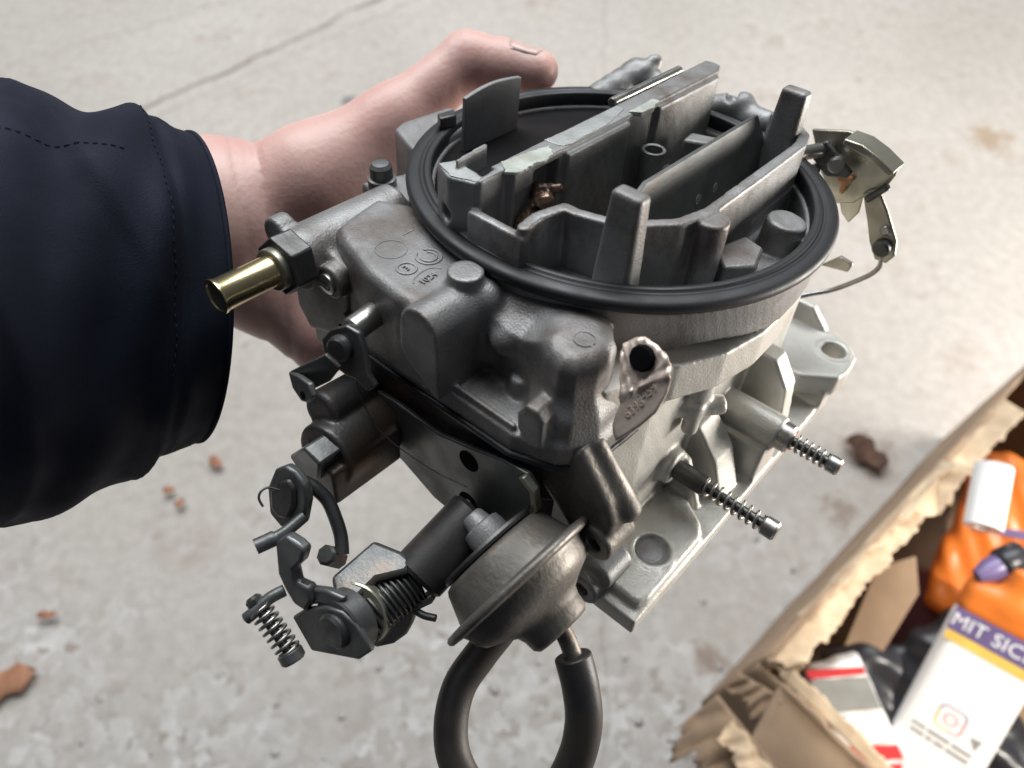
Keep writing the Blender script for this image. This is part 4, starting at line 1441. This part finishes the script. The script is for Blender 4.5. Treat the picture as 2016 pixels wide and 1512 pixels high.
LX, LY, HZ = 0.42, 0.30, 0.20
sheet('wall', (0, 0, 0), (LX, 0, 0), (0, 0, HZ), 60, 8, 'card', box_e, 0.004, 0.022, 0.0015, seed=2)
sheet('wall', (0, -LY, 0), (0, LY, 0), (0, 0, HZ - 0.004), 50, 8, 'card', box_e, 0.004, 0.02, 0.0015, seed=3)
sheet('wall', (LX, -LY, 0), (-LX, 0, 0), (0, 0, HZ), 30, 6, 'card', box_e, 0.004, 0.01, 0.001, seed=4)
sheet('wall', (LX, 0, 0), (0, -LY, 0), (0, 0, HZ), 30, 6, 'card', box_e, 0.004, 0.01, 0.001, seed=5)
sheet('bottom', (0, -LY, 0.004), (LX, 0, 0), (0, LY, 0), 4, 4, 'card', box_e, 0.003)
# torn pale liner rolled over the long rim
sheet('torn_rim', (0.004, -0.003, HZ - 0.001), (0.33, 0, 0.004), (0, -0.017, -0.003), 150, 6, 'card_torn', box_e, 0.0009, 0.16, 0.0009, curl=-0.005, seed=11)
sheet('torn_rim', (0.05, 0.002, HZ - 0.01), (0.19, 0, 0.012), (0, -0.009, 0.010), 110, 5, 'card_torn', box_e, 0.0008, 0.22, 0.0012, seed=12)
sheet('torn_rim', (0.0, -0.004, HZ - 0.012), (0.015, -0.02, 0.0), (0.002, 0, 0.02), 24, 4, 'card_torn', box_e, 0.0018, 0.5, 0.002, seed=13)
# the folded out front flap and its ragged end
sheet('flap', (0.0, -0.30, HZ - 0.006), (0, 0.280, 0), (-0.050, -0.012, -0.012), 40, 8, 'card', box_e, 0.004, 0.16, 0.002, seed=21, label='folded out box flap')
sheet('torn_rim', (0.002, -0.30, HZ - 0.002), (0, 0.285, 0), (0.009, 0, 0.005), 100, 5, 'card_torn', box_e, 0.0009, 0.3, 0.001, seed=22)
sheet('torn_flap', (-0.046, -0.060, 0.186), (0.006, 0.066, 0.004), (-0.038, 0.004, -0.012), 34, 12, 'card', box_e, 0.0012, 0.3, 0.003, seed=31, label='ragged torn cardboard scrap')
sheet('torn_flap', (-0.006, -0.030, 0.19), (-0.01, 0.036, 0.0), (-0.018, -0.004, -0.01), 30, 8, 'card', box_e, 0.0012, 0.3, 0.004, seed=32)
sheet('torn_flap', (-0.050, -0.058, 0.190), (0.004, 0.045, 0.004), (-0.026, 0.0, 0.006), 34, 8, 'card_torn', box_e, 0.0009, 0.25, 0.005, seed=33)

# ------------------------------------------------------------------ things in the box
CAMP = Vector((0, 0, 0.80))


def facing(name, bottom, top):
    """Empty whose local Y runs bottom to top and whose local Z looks up at the viewer side."""
    b, t = Vector(bottom), Vector(top)
    a = (t - b).normalized()
    n = CAMP - (b + t) / 2
    n = (n - a * n.dot(a)).normalized()
    r = a.cross(n)
    e = empty(name)
    m = Matrix((r, a, n)).transposed().to_4x4()
    m.translation = b
    e.matrix_world = m
    return e, (t - b).length


def rbox_sdf(w, h, d, rad):
    return lambda P: s_box(P, (-w / 2, w / 2), (0, h), (-d, 0), rad)


def flat(name, pts, z0, z1, mat, parent, bevel=0.0):
    return obj(name, bm_mesh(prism(bmesh.new(), pts, 'z', z0, z1), name), mat, parent, bevel=bevel)


btl, BL = facing('cleaner_bottle', (0.3230, 0.0350, 0.1160), (0.3640, 0.1290, 0.2140))
tag(btl, 'white plastic bottle with purple lettering band standing in the box', 'bottle')
Wb, Db = 68.0, 34.0
Lb = BL / MM
def bottle_sdf(P):
    d = s_box(P, (-Wb / 2, Wb / 2), (-30, Lb + 2), (-Db, 0), 12)
    return d
obj('body', sdf_mesh(bottle_sdf, (-40, -34, -40), (40, Lb + 6, 4), 1.6, MM, 'body'), 'white', btl, angle=None)
def shoulder_sdf(P):
    d = s_box(P, (-Wb / 2 - 0.3, Wb / 2 + 0.3), (Lb - 8, Lb + 26), (-Db - 0.4, 0.4), 12)
    return smin(d, s_cyl(P, (0, Lb + 10, -Db / 2), (0, Lb + 44, -Db / 2), 15, 2), 8)
obj('shoulder', sdf_mesh(shoulder_sdf, (-40, Lb - 12, -40), (40, Lb + 50, 5), 1.6, MM, 'shoulder'), 'orange', btl, angle=None)
flat('label_band', [(-31, Lb - 20), (31, Lb - 20), (31, Lb - 1), (-31, Lb - 1)], 0.2, 0.9, 'purple', btl)
flat('orange_stripe', [(-30, Lb - 28), (30, Lb - 28), (30, Lb - 20.3), (-30, Lb - 20.3)], 0.2, 0.7, 'yellow_print', btl)
obj('label_lettering', place_mesh(text_mesh('MIT SICH', 0.0150, 0.0004), (0, (Lb - 10.8) * MM, 0.0012), (1, 0, 0), (0, 1, 0)), 'white', btl, smooth=False)
def outline(name, pts, r, mat, parent, closed=True):
    obj(name, bm_mesh(tube(bmesh.new(), pts, r, 6, closed), name), mat, parent, angle=None)


def rsq(cx, cy, h, rad, a0, a1):
    out = []
    for k in range(60):
        t = a0 + (a1 - a0) * k / 59
        c, s = math.cos(t), math.sin(t)
        n_ = (abs(c) ** 5 + abs(s) ** 5) ** (-1 / 5)
        out.append((cx + h * n_ * c, cy + h * n_ * s, 0.3))
    return out


LY0 = Lb * 0.40
outline('label_logo', rsq(0, LY0, 9.5, 3, math.pi * 0.9, math.pi * 1.55), 0.55, 'yellow_print', btl, False)
outline('label_logo', rsq(0, LY0, 9.5, 3, math.pi * 1.55, math.pi * 2.1), 0.55, 'pink_print', btl, False)
outline('label_logo', rsq(0, LY0, 9.5, 3, math.pi * 0.1, math.pi * 0.9), 0.5, 'purple', btl, False)
outline('label_logo', [(4.4 * math.cos(k * 0.2094), LY0 + 4.4 * math.sin(k * 0.2094), 0.3) for k in range(30)], 0.5, 'pink_print', btl)
for yy, a in ((LY0 - 19, [(-22, -12), (-10, 6), (8, 22)]), (LY0 - 25, [(-21, -11), (-9, -5), (-3, 4), (6, 22)])):
    for x0, x1 in a:
        flat('small_print', [(x0, yy), (x1, yy), (x1, yy + 2.6), (x0, yy + 2.6)], 0.2, 0.5, 'grey_print', btl)
flat('label_triangle', [(16, LY0 - 4), (24, LY0 - 2), (22, LY0 - 12)], 0.2, 0.5, 'grey_print', btl)

# orange pouch behind the bottle
pou, PL = facing('orange_pouch', (0.3950, 0.1450, 0.1250), (0.4550, 0.2700, 0.1950))
tag(pou, 'glossy orange plastic pouch lying behind the white bottle', 'pouch')
Lp = PL / MM
def pouch(P):
    d = s_box(P, (-48, 60), (0, Lp), (-40, 0), 14)
    return d + 2.2 * np.sin(P[0] * 0.11 + 1) * np.sin(P[1] * 0.09) + 1.0 * np.sin(P[0] * 0.3 + P[1] * 0.2)
obj('bag', sdf_mesh(pouch, (-56, -6, -48), (68, Lp + 6, 8), 2.2, MM, 'bag'), 'orange', pou, angle=None)
flat('purple_stripe', [(-30, Lp * 0.52), (60, Lp * 0.64), (60, Lp * 0.70), (-30, Lp * 0.56)], 2.0, 4.2, 'purple', pou, 0.6)

capo, CL_ = facing('nozzle_bottle', (0.3860, 0.1790, 0.2260), (0.3480, 0.1640, 0.2160))
tag(capo, 'small bottle with black cap and purple collar lying on the orange pouch', 'bottle')
bm = bmesh.new()
lathe(bm, [(0, -2), (10.5, -2), (12, 0), (12.6, 14), (11, 17), (9, 18)], (0, 0, 4), (0, 1, 0), 32)
obj('cap_body', bm_mesh(bm, 'cap_body'), 'dark_plastic', capo)
bm = bmesh.new()
lathe(bm, [(9.4, 17.6), (9.0, 26), (5, 36), (0, 38)], (0, 0, 4), (0, 1, 0), 32)
obj('cap_collar', bm_mesh(bm, 'cap_collar'), 'purple', capo)

rol, RL = facing('white_roll', (0.3640, 0.2020, 0.2300), (0.3800, 0.2480, 0.2430))
tag(rol, 'small glossy white roll by the far rim of the box', 'roll')
bm = bmesh.new()
lathe(bm, [(6, 0), (13.5, 0), (14, 0.6), (14, RL / MM), (13.5, RL / MM + 0.6), (6, RL / MM + 0.6)], (0, 0, -6), (0, 1, 0), 36, True)
obj('roll_body', bm_mesh(bm, 'roll_body'), 'white', rol)

# red and white striped packet beside the front wall
pk, KL = facing('striped_packet', (0.3050, 0.0280, 0.0950), (0.2560, 0.1120, 0.1560))
tag(pk, 'crumpled red and white packet with a grey panel tucked beside the box wall', 'packet')
Lk = KL / MM
obj('packet_body', sdf_mesh(lambda P: s_box(P, (-22, 22), (-20, Lk), (-16, 0), 5) + 0.8 * np.sin(P[0] * 0.3) * np.sin(P[1] * 0.2), (-28, -26, -22), (28, Lk + 6, 5), 1.5, MM, 'packet_body'), 'white', pk, angle=None)
for k, (y0, y1, m_) in enumerate([(-18, 4, 'red'), (8, 22, 'red'), (26, 40, 'red'), (44, 50, 'white'), (Lk - 42, Lk - 12, 'grey_print'), (Lk - 10, Lk - 3, 'red')]):
    flat('printed_stripe', [(-21, y0 + 6), (21, y0 - 4), (21, y1 - 5), (-21, y1 + 7)], 0.0, 1.5, m_, pk, 0.3)
flat('blue_corner', [(-21, Lk - 48), (-6, Lk - 44), (-21, Lk - 30)], 1.0, 2.2, 'blue', pk, 0.3)

blk, KB = facing('black_bag', (0.2900, 0.0100, 0.1100), (0.2480, 0.1050, 0.1650))
tag(blk, 'dark folded plastic sheet wedged against the front wall of the box', 'plastic sheet')
obj('heap', sdf_mesh(lambda P: s_box(P, (0, 130), (-60, 110), (-75, -40), 20) + 7 * np.sin(P[0] * 0.06 + 1) * np.sin(P[1] * 0.05) + 3 * np.sin(P[0] * 0.17 + P[1] * 0.1), (-15, -75, -95), (145, 125, -20), 4.0, MM, 'heap'), 'dark_plastic', blk, angle=None)
obj('fold', sdf_mesh(lambda P: s_box(P, (-42, -16), (-30, KB / MM), (-20, 4), 6) + 1.2 * np.sin(P[1] * 0.15), (-48, -36, -26), (-10, KB / MM + 6, 10), 1.6, MM, 'fold'), 'dark_plastic', blk, angle=None)
shd, SL = facing('cardboard_shard', (0.2960, 0.1250, 0.1300), (0.3150, 0.1950, 0.1900))
tag(shd, 'tan piece of flat cardboard standing inside the box', 'cardboard piece')
flat('panel', [(-18, 0), (8, -6), (22, SL / MM * 0.7), (12, SL / MM), (-12, SL / MM * 0.8)], -3, 0, 'card', shd, 0.6)
mar, ML = facing('maroon_carton', (0.3500, 0.0900, 0.0700), (0.3700, 0.2000, 0.1200))
tag(mar, 'dark maroon carton lying deep inside the box behind the bottle', 'carton')
obj('carton_body', bm_mesh(prism(bmesh.new(), [(-48, 0), (60, 0), (60, ML / MM), (-48, ML / MM)], 'z', -40, -8), 'carton_body'), 'maroon', mar, bevel=2.0)
flat('pale_edge', [(-40, ML / MM * 0.35), (-37, ML / MM * 0.35), (-10, ML / MM * 0.05), (-13, ML / MM * 0.05)], -8, -6.5, 'grey_print', mar)

# ------------------------------------------------------------------ litter on the floor
def leaf(name, loc, L, Wd, rz, label, mat='leaf', curl=1.0):
    bm = bmesh.new()
    n = 10
    top, bot, mid = [], [], []
    for k in range(n + 1):
        u = k / n
        w = Wd * math.sin(math.pi * min(0.98, u * 0.96 + 0.02)) ** 0.8 * (1 + 0.12 * math.sin(9 * u))
        z = 0.004 + 0.004 * math.sin(3 * u)
        top.append(bm.verts.new((L * (u - 0.5), w / 2 * (1 + 0.25 * math.sin(17 * u)), z + curl * (0.004 + 0.002 * math.sin(7 * u)))))
        mid.append(bm.verts.new((L * (u - 0.5), 0, z)))
        bot.append(bm.verts.new((L * (u - 0.5), -w / 2 * (1 + 0.25 * math.cos(15 * u)), z + curl * (0.003 + 0.002 * math.cos(6 * u)))))
    for k in range(n):
        bm.faces.new((top[k], mid[k], mid[k + 1], top[k + 1]))
        bm.faces.new((mid[k], bot[k], bot[k + 1], mid[k + 1]))
    o = obj(name, bm_mesh(bm, name, 1), mat, None, angle=None)
    so = o.modifiers.new('thick', 'SOLIDIFY')
    so.thickness = 0.0006
    o.location = loc
    o.rotation_euler = (0, 0, rz)
    return tag(o, label, 'leaf', 'dry leaves on the concrete')


leaf('dry_leaf', (-0.500, 0.118, 0), 0.075, 0.032, 0.45, 'large dry orange brown leaf at the lower left edge')
leaf('dry_leaf', (-0.3334, 0.3563, 0), 0.018, 0.011, -0.6, 'small reddish leaf scrap below the jacket sleeve, nearest to it')
leaf('dry_leaf', (-0.378, 0.322, 0), 0.012, 0.008, 0.2, 'tiny pale brown leaf scrap, middle one of three below the sleeve')
leaf('dry_leaf', (-0.362, 0.307, 0), 0.011, 0.007, 0.9, 'tiny brown leaf scrap, lowest of three below the sleeve')
leaf('dry_leaf', (0.398, 0.366, 0), 0.050, 0.028, -0.75, 'curled dark brown leaf on the stained concrete right of the upper spring screw', 'dark_leaf', 3.0)
leaf('dry_leaf', (-0.4712, 0.1868, 0), 0.020, 0.008, 0.1, 'narrow tan leaf scrap left of the coil spring')

# loose grit and exposed aggregate
bm = bmesh.new()
rg = random.Random(5)
for k in range(160):
    if k < 40:
        x, y = rg.gauss(-0.10, 0.14), rg.gauss(0.075, 0.055)
    elif k < 60:
        x, y = rg.gauss(0.20, 0.09), rg.gauss(0.21, 0.06)
    else:
        x, y = rg.uniform(-0.6, 0.8), rg.uniform(0.0, 1.1)
    r = rg.uniform(0.0014, 0.0048) if k < 60 else rg.uniform(0.0008, 0.0018)
    vs = bmesh.ops.create_icosphere(bm, subdivisions=1, radius=1.0)['verts']
    sx, sy, sz = r * rg.uniform(0.7, 1.5), r * rg.uniform(0.7, 1.3), r * rg.uniform(0.12, 0.35)
    an = rg.uniform(0, 6.28)
    for v in vs:
        q = v.co * (1 + rg.uniform(-0.2, 0.2))
        v.co = Vector((q.x * sx * math.cos(an) - q.y * sy * math.sin(an) + x, q.x * sx * math.sin(an) + q.y * sy * math.cos(an) + y, q.z * sz + 0.0002))
grit = obj('gravel', bm_mesh(bm, 'gravel', 1), 'pebble', None, angle=None)
tag(grit, 'scattered grit and exposed aggregate in the concrete', 'gravel', kind='stuff')

# ------------------------------------------------------------------ sub-parts hang on the part they belong to
def under(parent_name, *prefixes):
    par = next(o for o in carb.children if o.name == parent_name)
    for o in list(carb.children):
        if o is not par and o.name.split('.')[0] in prefixes:
            o.parent = par


under('bowl_cover', 'embossed_ring', 'embossed_line', 'embossed_text')
under('vacuum_pot', 'pot_stem', 'nozzle', 'pot_mounting_flange')
under('tag', 'tag_number', 'tag_hole')
under('pump_lever', 'pump_lever_nut', 'pump_lever_arm', 'pump_lever_tab', 'tab_hole')
under('bracket_plate', 'bracket_hole', 'bracket_edge')
under('choke_plate', 'choke_screw')
under('air_horn', 'gasket_residue', 'inner_lug')
under('throttle_base', 'core_plug')
under('fuel_inlet_boss', 'inlet_fitting', 'inlet_collar', 'fuel_inlet_tube', 'inlet_tube_bore')
under('face_screw', 'screw_slot')
under('solenoid_body', 'solenoid_block')
under('idle_speed_screw', 'idle_spring', 'idle_screw_head', 'idle_screw_tip')
under('choke_link', 'link_pivot', 'pivot_rivet', 'link_pin')
under('choke_bracket', 'choke_bracket_lip', 'bracket_tongue', 'sealant_blob')
under('throttle_lever', 'lever_washer', 'lever_bolt_head', 'lever_spacer', 'throttle_lever_arm', 'throttle_lever_bridge')
under('idle_lever', 'idle_lever_hub', 'cotter_pin')
